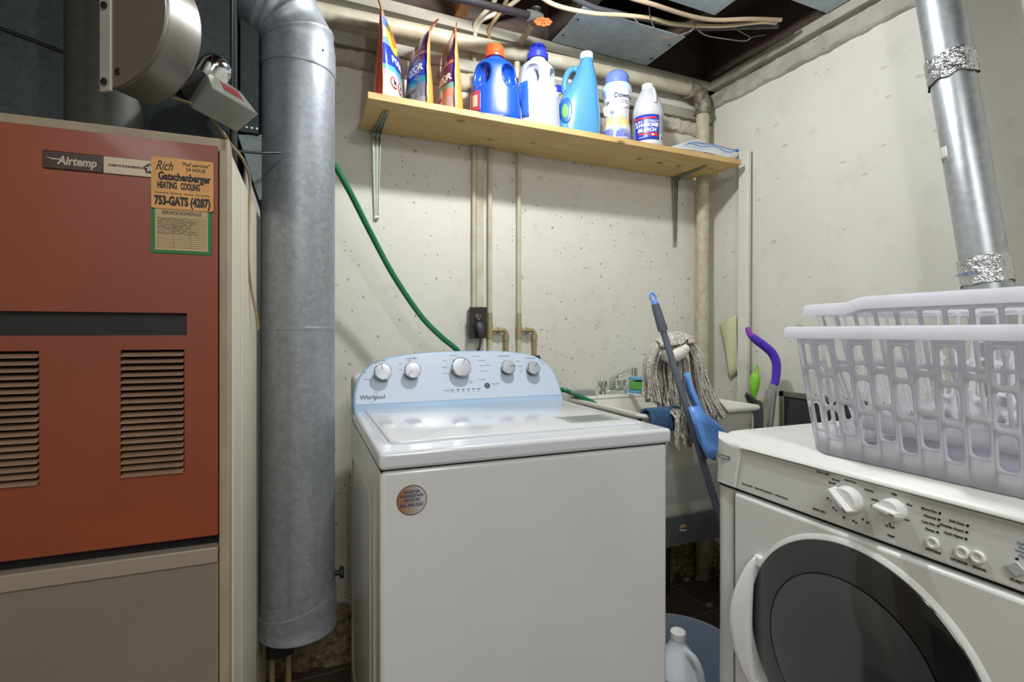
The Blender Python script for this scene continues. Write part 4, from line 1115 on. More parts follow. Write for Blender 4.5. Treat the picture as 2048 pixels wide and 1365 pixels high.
# vent pipe leaning along the right wall
v0 = Vector((1.70, .665, .72)); v1 = Vector((1.70, .885, 2.36)); vd = (v1 - v0).normalized()
vt = thing('vent_pipe', 'shiny metal dryer vent pipe leaning along the right wall', 'vent pipe', tuple(v0))
VR = .0508
ca = at_x(1978, 588, 1.655)
m = MB(); L_ = (v1 - v0).length
m.tube([Vector(), vd * .62, ], VR + .001, 56, cap=False); m.tube([vd * .60, vd * 1.19], VR, 56, cap=False); m.tube([vd * 1.17, vd * (L_)], VR + .002, 56, cap=False)
m.build('pipe', VENTM, vt)
FOIL = M('aluminium_tape', (214, 216, 220), .2, .95, bump=1, bscale=45, bdist=.012)
def foil(c, hw_, amp, seed, name='foil_tape'):
    rn = random.Random(seed); m = MB(); rings = []
    up = vd; a = up.cross(Vector((0, 1, 0))).normalized(); b = a.cross(up).normalized()
    for j in range(11):
        f = j / 10 * 2 - 1; ring = []
        for k in range(96):
            an = 2 * PI * k / 96; nn = a * math.cos(an) + b * math.sin(an)
            p = up * (c + f * (hw_ + amp * .9 * mnoise.noise(Vector((math.cos(an) * 2 + seed, math.sin(an) * 2, f)))))
            ring.append(p + nn * (VR + .0035 + amp * (.5 + .9 * mnoise.noise(p * 90 + nn * 3)) * .35))
        rings.append(ring)
    m.rings(rings, False, False); return m.build(name, FOIL, vt, angle=25)
# distances along the pipe for the two tape bands
def along(px, py): p = at_x(px, py, 1.655); return (p.z - v0.z) / vd.z
foil(along(1893, 130), .034, .014, 3); foil(along(1968, 540), .036, .006, 8)
PB = MB(); s_ = along(1882, 311)
q = [at_x(1873, 297, 1.662), at_x(1885, 292, 1.652), at_x(1891, 326, 1.652), at_x(1880, 333, 1.662)]
m = MB(); a_ = vd.cross(Vector((0, 1, 0))).normalized(); b_ = a_.cross(vd).normalized()
rings = []
for j in range(2):
    ring = []
    for k in range(9):
        an = PI * .0
        th = R(100 + 5 * k)
        nn = (Vector((-1, 0, 0)) * math.cos(R(20 + 4 * k)) + Vector((0, 1, 0)) * math.sin(R(20 + 4 * k)))
        ring.append(vd * (s_ - .022 + .044 * j) + nn * (VR + .0012))
    rings.append(ring)
m.rings(rings, False, False, closed=False); bl = m.build('price_label', M('label_paper', (226, 224, 216), .5), vt, solid=.0003)
m = MB()
for k in range(6):
    nn = (Vector((-1, 0, 0)) * math.cos(R(24 + 4.6 * k)) + Vector((0, 1, 0)) * math.sin(R(24 + 4.6 * k)))
    m.tube([vd * (s_ - .018) + nn * (VR + .0016), vd * (s_ - .006) + nn * (VR + .0016)], .0006, 4)
for k in range(4):
    n1 = (Vector((-1, 0, 0)) * math.cos(R(26)) + Vector((0, 1, 0)) * math.sin(R(26))); n2 = (Vector((-1, 0, 0)) * math.cos(R(44)) + Vector((0, 1, 0)) * math.sin(R(44)))
    m.tube([vd * (s_ + k * .005) + n1 * (VR + .0016), vd * (s_ + k * .005) + n2 * (VR + .0016)], .0005, 4)
m.build('label_print', INK, bl)
texts([('ducting tape', .012, frame(v0 * 0 + vd * (along(1968, 545)) + Vector((-1, .25, 0)).normalized() * (VR + .012), vd.cross(Vector((-1, .25, 0))).normalized() * 1, vd), dict(shear=.3))], vt, M('blue_marker', (70, 110, 160), .5))
# ------------------------------------------------------------ shelf
SZ0, SZ1, SY0, SY1 = 1.871, 1.893, 1.63, 1.893
sh = thing('wall_shelf', 'pine board shelf on two metal brackets across the back wall', 'shelf', (0, 0, 0))
m = MB(); ol2 = [(.232, SY0), (1.795, SY0), (1.795, 1.80), (1.748, 1.80), (1.748, SY1), (.871, SY1), (.871, 1.869), (.846, 1.869), (.846, SY1), (.746, SY1), (.746, 1.869), (.656, 1.869), (.656, SY1), (.240, SY1)]
m.prism(ol2, SZ0, SZ1, plane='xy'); brd = m.build('board', PINE, sh, bevel=.0015)
for x, y in ((1.345, 1.745), (1.455, 1.75), (1.56, 1.755)):
    m = MB(); rings = []
    for k in range(20):
        a = 2 * PI * k / 20; c = Vector((x + .008 * math.cos(a), y + .009 * math.sin(a), SZ0 - .0006)); n_ = Vector((math.cos(a), math.sin(a), 0))
        rings.append([c + n_ * .0016, c + Vector((0, 0, -.0006)), c - n_ * .0016, c + Vector((0, 0, .0006))])
    rings.append(rings[0]); m.rings(rings, False, False); m.build('drawn_ring', M('pencil_ring', (70, 48, 28), .7), brd)
def bracket(x):
    m = MB()
    zl = .315; al = .20; y0 = 1.896
    # pressed channel: plate with a proud rib and two side flanges
    def path(off):
        P_ = [Vector((0, y0 - al, SZ0 - .001 - off * .3))]
        for k in range(7):
            a = R(90 * k / 6); P_.append(Vector((0, y0 - off - .016 + .016 * math.sin(a) - 0, SZ0 - .001 - off - .016 + .016 * math.cos(a))))
        P_.append(Vector((0, y0 - off * .3 - .001, SZ0 - zl))); return P_
    b0 = path(0.001); rings = []
    n_ = len(b0)
    for i, p in enumerate(b0):
        f = i / (n_ - 1); L0 = 0
        wd = .0075 if i in (0, n_ - 1) else .0155
        rib = .0035 if i in (0, n_ - 1) else .010
        d = (b0[min(i + 1, n_ - 1)] - b0[max(i - 1, 0)]).normalized(); inn = Vector((0, -d.z, d.y)) * (1)
        if inn.y > 0: inn = -inn
        if i == 0: inn = Vector((0, 0, -1))
        prof = [(-wd, 0), (-wd, rib), (-wd * .72, rib), (-wd * .55, rib * .25), (-wd * .25, rib * .25), (-wd * .12, rib * .9), (wd * .12, rib * .9), (wd * .25, rib * .25), (wd * .55, rib * .25), (wd * .72, rib), (wd, rib), (wd, 0)]
        rings.append([p + Vector((a_, 0, 0)) + inn * b_ for a_, b_ in prof])
    m.rings(rings); 
    bmesh.ops.translate(m.bm, verts=m.bm.verts, vec=(x, 0, 0))
    br = m.build('bracket', STEEL, sh, angle=40)
    for (p, fr) in ((Vector((x, y0 - .004, SZ0 - zl + .006)), frame((x, y0 - .0035, SZ0 - zl + .006), (1, 0, 0), (0, 0, 1))), (Vector((0, 0, 0)), frame((x, y0 - al + .008, SZ0 - .002), (1, 0, 0), (0, 1, 0)) @ Matrix.Rotation(PI, 4, 'X'))):
        mm = MB(); mm.lathe([(.009, 0), (.0085, .003), (.0045, .0035), (.0045, .006), (.002, .0065)], 18, fr); mm.build('screw', STEEL, br)
    return br
bracket(.300); bracket(1.663)

# ------------------------------------------------------------ pouches
def front_mat(name, stops, rough=.22, dist=.0, noise_amt=.12, h=.3, stripe=None):
    mt, nt, b = _new(name); v = _coord(nt); sx = nt.nodes.new('ShaderNodeSeparateXYZ'); nt.links.new(v, sx.inputs[0])
    n = _noise(nt, v, 14, 3, .5, 1)
    f = _math(nt, 'ADD', _math(nt, 'DIVIDE', sx.outputs[2], h), _math(nt, 'MULTIPLY', _math(nt, 'SUBTRACT', n, .5), noise_amt))
    c = _ramp(nt, f, [(p, lin(c_)) for p, c_ in stops], 'CONSTANT' if stripe is None else stripe)
    nt.links.new(c, b.inputs['Base Color']); b.inputs['Roughness'].default_value = rough
    b.inputs['Coat Weight'].default_value = .5
    _bump(nt, b, _noise(nt, _coord(nt, (1, 1, .4)), 18, 3), .5, .008); return mt
WHITEINK = M('white_print', (240, 240, 242), .4); REDINK = M('red_print', (206, 48, 40), .5)
SEAM = M('orange_seam', (236, 116, 44), .3); ORANGEBACK = M('light_orange_film', (240, 150, 60), .28, bump=.5, bscale=14, bdist=.006, coat=.4)
def pouch(label, x, y, rot, Hh, wid, th, fm, bm_, top_lean, words, seam_side=1):
    t = thing('detergent_pouch', label, 'pouch', (x, y, SZ1 + .0005), rot, 'detergent pouches standing on the shelf')
    a, b = wid / 2, th / 2
    L = Loft([(0, 0, 0, a * .90, b * .85, 3), (.008, 0, 0, a * .94, b, 2.8), (Hh * .3, 0, 0, a * .97, b * .95, 2.2), (Hh * .6, 0, 0, a * .98, b * .68, 2), (Hh * .80, 0, top_lean * .3, a * .98, b * .36, 2), (Hh * .89, 0, top_lean * .7, a * .97, b * .08, 2), (Hh, 0, top_lean * 2.2, a * .96, .0012, 2)], 5)
    m = L.mb(N=48)
    for f in m.bm.faces:
        c = f.calc_center_median()
        s = L.at(c.z); f.material_index = 0 if c.y < s[2] else 1
    for v in m.bm.verts:      # crinkles
        k = .0022 * mnoise.noise(Vector((v.co.x * 30, v.co.y * 10, v.co.z * 26 + x * 50)))
        v.co.y += k
    m.build('pouch_body', [fm, bm_], t, angle=60)
    for s in (-1, 1):
        rings = []
        for j in range(15):
            z = Hh * j / 14; q = L.at(z); xe = s * q[3]
            w_ = .009
            rings.append([Vector((xe - s * .003, q[2] - .0012, z)), Vector((xe + s * w_, q[2] - .0052 + .001 * math.sin(j * 1.9), z)), Vector((xe + s * w_, q[2] - .0040 + .001 * math.sin(j * 1.9), z)), Vector((xe - s * .003, q[2] + .0012, z))])
        m = MB(); m.rings(rings); m.build('side_seam', SEAM, t)
        m = MB(); rings = [[p + Vector((s * (.0075), 0, 0)) if i_ in (1, 2) else p + Vector((s * .0105, 0, 0)) for i_, p in enumerate(r)] for r in rings]
        m = MB(); m.rings([[Vector((r[1].x - s * .0025, r[1].y - .0006, r[1].z)), r[1] - Vector((0, .0006, 0)), r[2] + Vector((0, .0006, 0)), Vector((r[2].x - s * .0025, r[2].y + .0006, r[2].z))] for r in [[p for p in q] for q in rings]])
        m.bm.clear()
    words(t, L, a, Hh)
    return t
BLUEC = (38, 68, 190); TEAL = (70, 186, 180); SILV = (186, 186, 194); PURP = (72, 38, 118)
F1 = front_mat('pouch_print_blue_yellow', [(0, (214, 214, 220)), (.28, SILV), (.33, (96, 190, 186)), (.39, BLUEC), (.60, (120, 160, 220)), (.68, (206, 218, 240)), (.80, (120, 150, 216)), (.90, (214, 150, 130))], noise_amt=.05)
F2_ = front_mat('pouch_print_navy_teal', [(0, (150, 146, 156)), (.12, (120, 118, 134)), (.27, (52, 130, 152)), (.34, (46, 66, 176)), (.52, PURP), (.60, (196, 140, 120)), (.63, (70, 44, 120)), (.86, (220, 214, 226))], noise_amt=.05)
F3_ = front_mat('pouch_print_purple', [(0, (206, 140, 110)), (.06, (170, 150, 150)), (.18, (196, 140, 122)), (.27, (110, 176, 160)), (.33, PURP), (.50, (84, 50, 140)), (.56, (206, 142, 116)), (.60, (84, 54, 140)), (.84, (236, 120, 50))], noise_amt=.05)
def w1(t, L, a, H_):
    L.patch(-.078, -.002, H_ * .50, H_ * .80, 'yellow_roundel', M('roundel_yellow', (240, 214, 60), .3), t, ell=True)
    L.patch(-.060, -.022, H_ * .58, H_ * .72, 'orange_roundel', M('roundel_orange', (232, 120, 44), .3), t, off=.0016, ell=True)
    L.text([('PODS', .030, -.030, H_ * .43, dict(bold=.001))], 'lettering', WHITEINK, t, off=.002)
    for cx in (-.062, -.018):
        L.patch(cx - .017, cx + .017, H_ * .14, H_ * .255, 'warning_sign', REDINK, t, off=.0012, ell=True)
        L.patch(cx - .0138, cx + .0138, H_ * .152, H_ * .243, 'warning_sign_disc', WHITEINK, t, off=.0020, ell=True)
        L.text([('k', .026, cx, H_ * .20, dict(bold=.001))], 'warning_figure', BLACK, t, off=.0032)
def w2(t, L, a, H_):
    L.text([('ODOR', .030, a * .40, H_ * .445, dict(bold=.001)), ('ELIMINATORS', .0095, a * .42, H_ * .395, dict(bold=.0002))], 'lettering', WHITEINK, t, off=.002)
    L.text([('ULTRA OXI', .013, a * .2, H_ * .20, dict(bold=.0004)), ('power pacs', .009, a * .15, H_ * .165, {}), ('42 LOADS', .012, a * .0, H_ * .12, dict(bold=.0004)), ('concentrated', .009, a * .05, H_ * .09, {})], 'small_lettering', BLACK, t, off=.002)
def w3(t, L, a, H_):
    L.text([('ODOR', .030, a * .42, H_ * .405, dict(bold=.001)), ('ELIMINATORS', .0095, a * .42, H_ * .355, dict(bold=.0002))], 'lettering', WHITEINK, t, off=.002)
    L.text([('POWER', .013, a * .1, H_ * .20, dict(bold=.0003)), ('CLEAN', .013, a * .1, H_ * .12, dict(bold=.0003))], 'small_lettering', REDINK, t, off=.002)
DEEPOR = M('deep_orange_film', (206, 84, 40), .3, bump=.6, bscale=14, bdist=.006, coat=.4)
pouch('orange and blue detergent pouch with yellow roundel, first from the left end', .318, 1.752, R(66), .330, .185, .085, F1, DEEPOR, .008, w1)
pouch('purple and teal detergent pouch with a pale folded top, second of three', .420, 1.752, R(-84), .300, .180, .074, F2_, ORANGEBACK, .018, w2)
pouch('purple detergent pouch with orange top edge, beside the orange-capped bottle', .530, 1.752, R(-93), .300, .180, .078, F3_, ORANGEBACK, .002, w3)

# ------------------------------------------------------------ bottles
def jug(label, x, y, rot, mat, capmat, sc_, neck, capkind, words, Hh):
    t = thing('detergent_bottle', label, 'bottle', (x, y, SZ1 + .0005), rot)
    a, b = .084 * sc_[0], .056 * sc_[1]
    L = Loft([(0, 0, 0, a * .94, b * .92, 3), (.006, 0, 0, a, b, 3), (.05, 0, 0, a * 1.0, b, 2.8), (Hh * .45, 0, 0, a * .93, b * .97, 2.7), (Hh * .68, 0, 0, a * .80, b * .90, 2.6), (Hh * .76, 0, 0, a * .66, b * .76, 2.5), (Hh * .81, 0, 0, a * .42, b * .6, 2.3), (Hh * .84, 0, 0, .030, .030, 2), (Hh * .88, 0, 0, .027, .027, 2)], 5)
    m = L.mb(N=56)
    cut = []
    for s in (-1, 1):   # finger recesses left and right of the grip
        c = MB(); xo = s * .052
        rings = []
        for j in range(13):
            f = -1 + 2 * j / 12; z = Hh * .565 + f * Hh * .165; q = math.sqrt(max(0.0, 1 - f * f)) ** .7
            q = max(q, .05)
            cx_ = s * (.046 + .012 * (1 - f) * .5)
            rings.append([Vector((cx_ + .031 * q * math.cos(2 * PI * k / 20), -b * .98 + b * .95 * q * math.sin(2 * PI * k / 20), z)) for k in range(20)])
        c.rings(rings); cut.append(c)
    c = MB(); rings = []
    for j in range(11):       # opening right through behind the grip
        xx = -.09 + .018 * j; rings.append([Vector((xx, -b * .42 + .013 * math.cos(2 * PI * k / 16), Hh * .565 + Hh * .115 * math.sin(2 * PI * k / 16))) for k in range(16)])
    c.rings(rings); cut.append(c)
    me = carve(m, cut, .0028, 8, 'bottle_body')
    finish('bottle_body', me, mat, t, angle=80)
    zc_ = Hh * .845
    if capkind == 'ribbed':
        m = MB(); prof = [(.036, zc_), (.037, zc_ + .006), (.033, zc_ + .014)]
        m.lathe(prof + [(.031, zc_ + .016)], 40); 
        rings = []
        for z_, rr_ in ((zc_ + .016, .0305), (zc_ + .040, .0295), (zc_ + .044, .028)):
            rings.append([Vector(((rr_ + (.0011 if k % 2 else 0)) * math.cos(2 * PI * k / 60), (rr_ + (.0011 if k % 2 else 0)) * math.sin(2 * PI * k / 60), z_)) for k in range(60)])
        m.rings(rings); m.build('cap', capmat, t)
    else:
        m = MB(); m.lathe([(.039, zc_), (.039, zc_ + .018), (.036, zc_ + .022), (.031, zc_ + .024), (.030, zc_ + .046), (.028, zc_ + .049)], 40); m.build('cap', capmat, t)
    words(t, L, a, b, Hh); return t
BLUEB = M('blue_bottle_plastic', (24, 74, 178), .24, coat=.3); WHB = M('white_bottle_plastic', (176, 180, 194), .32, sss=.1)
ORC = M('orange_cap', (222, 84, 36), .35); BLC = M('royal_blue_cap', (48, 60, 206), .3)
def wb1(t, L, a, b, H_):
    L.patch(-a * .97, -a * .62, .02, H_ * .34, 'side_label', M('maroon_label', (150, 56, 84), .35), t)
    L.patch(-a * .92, -a * .74, .035, .078, 'barcode_patch', M('pale_pink_patch', (226, 176, 160), .5), t, off=.0014)
def wb2(t, L, a, b, H_):
    L.patch(-a * .985, -a * .80, .02, H_ * .50, 'side_label', M('blue_label', (44, 90, 190), .35), t)
jug('blue detergent bottle with orange cap standing beside the pouches', .684, 1.705, R(-16), BLUEB, ORC, (1.07, 1.08), .03, 'ribbed', wb1, .272)
jug('white detergent bottle with royal blue cap, right of the blue bottle', .851, 1.70, R(8), WHB, BLC, (1.0, 1.02), .03, 'plain', wb2, .308)
# slanting light blue bottle
t = thing('softener_bottle', 'light blue jug with tall slanting neck and white cap', 'bottle', (1.026, 1.70, SZ1 + .0005), R(-18))
Hh = .322
L = Loft([(0, 0, 0, .074, .048, 3), (.006, 0, 0, .080, .053, 3), (.06, 0, 0, .082, .054, 2.6), (.11, .0, 0, .080, .053, 2.4), (.155, .006, 0, .070, .050, 2.3), (.20, .018, 0, .054, .045, 2.2), (.24, .026, 0, .040, .037, 2.1), (.285, .030, 0, .027, .027, 2), (.305, .031, 0, .0235, .0235, 2)], 6)
m = L.mb(N=48)
m.tube(bez([(.012, .012, .262), (-.020, .012, .268), (-.042, .012, .246), (-.052, .012, .205), (-.048, .01, .165), (-.03, .0, .14)], 6), [.012] * 31, 16)
me = carve(m, [], .0028, 8, 'bottle_body')
finish('bottle_body', me, M('sky_blue_bottle', (82, 144, 196), .22, coat=.35), t, angle=80)
m = MB(); m.lathe([(.0245, .300), (.0245, .322), (.022, .325)], 36, Matrix.Translation((.031, 0, 0))); m.build('cap', M('white_cap', (240, 240, 240), .4), t)
L.patch(-.079, -.036, .035, .135, 'side_label', M('deep_blue_label', (48, 104, 190), .35), t, ell=True)
L.patch(-.072, -.050, .055, .110, 'label_leaf', M('leaf_green', (116, 176, 96), .5), t, off=.0016, ell=True)
# spray bottle top behind
t = thing('spray_bottle', 'small white and blue spray bottle peeking out behind the light blue jug', 'bottle', (.985, 1.80, SZ1 + .0005), R(0))
m = MB(); m.lathe([(.03, 0), (.032, .01), (.032, .12), (.026, .16), (.013, .185), (.012, .20)], 28); m.build('bottle_body', WHB, t)
m = MB(); m.box(-.035, .018, -.011, .011, .20, .228); m.build('spray_head', M('white_spray', (236, 236, 238), .4), t, bevel=.004)
m = MB(); m.box(-.008, .024, -.013, .013, .205, .236); m.build('trigger', BLC, t, bevel=.004)

# scent bead bottle
t = thing('scent_bead_bottle', 'patterned scent bead bottle with periwinkle cap, left of the bleach', 'bottle', (1.202, 1.70, SZ1 + .0005), R(-26))
L = Loft([(0, 0, 0, .052, .044, 2.2), (.005, 0, 0, .055, .046, 2.2), (.04, 0, 0, .053, .045, 2.1), (.11, 0, 0, .047, .042, 2), (.16, 0, 0, .050, .044, 2), (.20, 0, 0, .0575, .049, 2), (.225, 0, 0, .056, .048, 2), (.238, 0, 0, .042, .04, 2)], 6)
def beads_mat():
    mt, nt, b = _new('scent_bead_print'); v = _coord(nt); sx = nt.nodes.new('ShaderNodeSeparateXYZ'); nt.links.new(v, sx.inputs[0])
    n = _noise(nt, v, 16, 3, .5, .6)
    f = _math(nt, 'ADD', _math(nt, 'DIVIDE', sx.outputs[2], .24), _math(nt, 'MULTIPLY', _math(nt, 'SUBTRACT', n, .5), .16))
    c = _ramp(nt, f, [(0, lin((54, 70, 170))), (.17, lin((66, 84, 180))), (.21, lin((206, 206, 214))), (.28, lin((214, 210, 110))), (.36, lin((236, 178, 120))), (.44, lin((214, 196, 200))), (.62, lin((206, 196, 206))), (.72, lin((176, 212, 232))), (1, lin((186, 222, 236)))])
    n2 = _noise(nt, _coord(nt, (1, 1, .7)), 24, 2, .5)
    c = _mix(nt, _ramp(nt, n2, [(.60, G0), (.64, G1)]), c, lin((104, 112, 206)))
    n3 = _noise(nt, _coord(nt, (1, 1, 1), (1, 2, 1)), 26, 2, .5)
    c = _mix(nt, _ramp(nt, n3, [(.64, G0), (.67, G1)]), c, lin((150, 216, 190)))
    vo = nt.nodes.new('ShaderNodeTexVoronoi'); vo.inputs['Scale'].default_value = 240; nt.links.new(v, vo.inputs['Vector'])
    c = _mix(nt, _math(nt, 'MULTIPLY', vo.outputs['Distance'], .25), c, G1)
    nt.links.new(c, b.inputs['Base Color']); b.inputs['Roughness'].default_value = .15; b.inputs['Coat Weight'].default_value = .6; return mt
L.mb(N=56).build('bottle_body', beads_mat(), t, angle=80)
m = MB(); m.lathe([(.047, .232), (.047, .262), (.043, .272), (.030, .284), (.012, .290), (.001, .291)], 40); m.build('cap', M('periwinkle_cap', (112, 132, 206), .3), t)
L.patch(-.012, .050, .128, .208, 'oval_label', M('oval_white', (236, 238, 244), .3), t, ell=True)
L.text([('Downy', .025, .018, .176, dict(bold=.0006)), ('UNSTOPABLES', .0058, .021, .158, {}), ('IN-WASH SCENT', .0052, .021, .150, {})], 'lettering', M('indigo_ink', (50, 50, 104), .5), t, off=.0018)
L.patch(-.053, -.030, .10, .178, 'side_label', MATS['oval_white'], t, ell=True)
L.text([('ny', .020, -.043, .155, dict(bold=.0005))], 'side_lettering', MATS['indigo_ink'], t, off=.0018)
L.text([('net wt', .0055, -.03, .034, {}), ('long lasting', .0055, .028, .040, {}), ('scent beads', .0050, .028, .033, {}), ('LOT 1 18 24 CLEAN', .0075, .004, .012, dict(bold=.0003))], 'small_lettering', WHITEINK, t, off=.0014)
# bleach
t = thing('bleach_bottle', 'white bleach bottle with blue and red label, rightmost on the shelf', 'bottle', (1.352, 1.70, SZ1 + .0005), R(-28))
prof = [(.060, .0), (.063, .004), (.063, .012), (.0605, .016), (.0605, .125), (.063, .130), (.0645, .138), (.063, .152), (.058, .172), (.048, .200), (.036, .224), (.026, .240), (.0225, .246)]
m = MB(); m.lathe(prof, 56); m.build('bottle_body', M('bleach_white', (206, 206, 212), .35, sss=.1), t, angle=60)
m = MB(); m.lathe([(.0235, .244), (.0235, .262), (.021, .265)], 36); m.build('cap', MATS['white_cap'], t)
m = MB(); m.tube(bez([(.014, -.024, .242), (.018, -.036, .228), (.020, -.050, .200), (.020, -.058, .168)], 5), [.0065] * 16, 12); m.build('grip_ridge', MATS['bleach_white'], t)
LC = Loft([(0, 0, 0, .0605, .0605, 2), (.13, 0, 0, .0605, .0605, 2)], 4)
LC.patch(-.0585, .036, .022, .122, 'front_label', M('ultramarine_label', (34, 66, 190), .35), t, off=.0008)
LC.patch(-.056, -.012, .104, .112, 'red_strip', REDINK, t, off=.0015); LC.patch(-.009, .028, .105, .1125, 'red_strip', REDINK, t, off=.0015)
LC.text([("LA's TOTALLY", .0135, -.012, .094, dict(bold=.0005, shear=.25)), ('AWESOME', .0185, -.014, .079, dict(bold=.001, shear=.25)), ('BLEACH', .0190, -.012, .060, dict(bold=.001, shear=.15)), ('DISINFECTS', .006, -.028, .031, {})], 'lettering', WHITEINK, t, off=.0022)
LC.patch(-.044, -.002, .042, .049, 'red_strip', REDINK, t, off=.0015)
LC.patch(.0, .030, .034, .050, 'red_block', REDINK, t, off=.0017); LC.patch(.004, .016, .037, .044, 'white_spot', WHITEINK, t, off=.0024, ell=True)
LC.text([('Directions for use', .0050, .050, .115 - k * .008, {}) for k in range(9)], 'small_lettering', INKG, t, off=.0012)
LC.text([('!!', .014, .049, .033, dict(bold=.001))], 'red_mark', REDINK, t, off=.0012)

# plastic bag with blue slider lying on the shelf's right end
t = thing('zip_bag', 'clear zip bag with blue slider on the right end of the shelf', 'plastic bag', (1.60, 1.66, SZ1))
to = Vector((1.60, 1.66, SZ1))
lo = [at_y(px, py, 1.632) for px, py in ((1362, 297), (1385, 300), (1405, 303), (1430, 308), (1452, 314), (1462, 312))]
up = [at_y(px, py, 1.70) for px, py in ((1372, 289), (1390, 284), (1412, 286), (1436, 291), (1458, 296), (1474, 301))]
lo = [Vector((p.x, 1.634, max(p.z, SZ1 + .001))) for p in lo]
lo2 = bez(lo, 4); up2 = bez(up, 4)
m = MB(); rings = []
for j in range(7):
    f = j / 6; rings.append([a.lerp(b, f) + Vector((0, 0, .006 * math.sin(PI * f) * math.sin(k * .7))) - to for k, (a, b) in enumerate(zip(lo2, up2))])
m.rings(rings, False, False, closed=False); m.build('bag_film', M('bag_film', (232, 238, 244), .2, alpha=.8, coat=.3), t, solid=.0016)
for f, e in ((.62, 0), (.86, .001)):
    m = MB(); m.tube([a.lerp(b, f) + Vector((0, -.003, .001 + .006 * math.sin(PI * f) * math.sin(k * .7))) - to for k, (a, b) in enumerate(zip(lo2, up2))], .0013, 8); m.build('zip_line', M('blue_zip', (70, 136, 216), .4), t)
e_ = up2[-1] - to; m = MB(); m.box(e_.x - .012, e_.x + .006, e_.y - .008, e_.y + .004, e_.z - .006, e_.z + .004); m.build('slider', MATS['blue_zip'], t, bevel=.002)
q = [at_y(1336, 296, 1.66), at_y(1395, 278, 1.76), at_y(1424, 291, 1.78), at_y(1400, 303, 1.68)]
m = MB(); m.hexa([p for p in q] + [p + Vector((0, 0, .0015)) for p in q])
for v in m.bm.verts: v.co.z = max(v.co.z, SZ1 + .001)
tag(m.build('paper_sheet', M('white_paper', (232, 234, 236), .6)), 'folded white paper propped behind the zip bag on the shelf', 'paper')

# ------------------------------------------------------------ utility tub
TX0, TX1, TY0, TY1, TZ = 1.055, 1.607, 1.345, 1.875, .882
tub = thing('utility_sink', 'white plastic laundry tub on grey legs, behind the washer', 'sink', (0, 0, 0))
cx, cy, A_, B_ = (TX0 + TX1) / 2, (TY0 + TY1) / 2, (TX1 - TX0) / 2, (TY1 - TY0) / 2
iy0, iy1 = TY0 + .022, TY1 - .125
icy, iB = (iy0 + iy1) / 2, (iy1 - iy0) / 2
m = MB(); m.rings([rrect(cx, cy, A_ - .075, B_ - .075, .03, .50), rrect(cx, cy, A_ - .07, B_ - .07, .04, .51), rrect(cx, cy, A_ - .022, B_ - .022, .045, .84), rrect(cx, cy, A_ - .018, B_ - .018, .045, .868),
    rrect(cx, cy, A_ - .002, B_ - .002, .05, .868), rrect(cx, cy, A_, B_, .05, .874), rrect(cx, cy, A_ - .003, B_ - .003, .05, TZ), rrect(cx, icy, A_ - .020, iB + .002, .045, TZ), rrect(cx, icy, A_ - .026, iB - .004, .045, TZ - .008),
    rrect(cx, icy, A_ - .072, iB - .035, .05, .56), rrect(cx, icy, A_ - .10, iB - .06, .05, .535)], True, True)
m.build('basin', TUBW, tub, angle=40)
m = MB(); m.box(TX0 + .03, TX1 - .03, iy1 - .002, TY1 - .004, .878, .893); m.build('back_ledge', TUBW, tub, bevel=.006)
m = MB()
for (x0, x1, y0, y1) in ((TX0 + .05, TX1 - .05, TY0 + .055, TY0 + .062), (TX0 + .05, TX1 - .05, TY1 - .062, TY1 - .055), (TX0 + .05, TX0 + .057, TY0 + .055, TY1 - .055), (TX1 - .057, TX1 - .05, TY0 + .055, TY1 - .055)):
    m.box(x0, x1, y0, y1, .41, .512)
m.build('apron', TUBG, tub, bevel=.002)
for sx, sy in ((TX0 + .07, TY0 + .075), (TX1 - .07, TY0 + .075), (TX0 + .07, TY1 - .075), (TX1 - .07, TY1 - .075)):
    m = MB(); m.tube([(sx, sy, .42), (sx, sy, .0)], [.036, .016], 4); m.build('leg', M('dark_tub_leg', (60, 68, 68), .5), tub, bevel=.003)
sk = at_y(1366, 1060, TY0 + .0545)
m = MB(); m.lathe([(.0185, 0), (.0185, .0006)], 36, front(sk.x, TY0 + .0549, sk.z)); s1 = m.build('round_sticker', M('dark_sticker', (44, 50, 44), .5), tub)
m = MB(); pts_ = [(.0185 * math.cos(R(a)), .0185 * math.sin(R(a))) for a in range(20, 165, 12)] ; pts_ = [(sk.x + x, sk.z + z) for x, z in pts_]
m.prism(pts_, TY0 + .0540, TY0 + .0543); m.build('peeled_corner', M('peeled_tan', (206, 166, 110), .6), s1)
texts([('Watts', .013, front(sk.x, TY0 + .0538, sk.z - .002), dict(bold=.0004)), ('made in USA', .0035, front(sk.x, TY0 + .0538, sk.z - .012), {})], s1, WHITEINK)
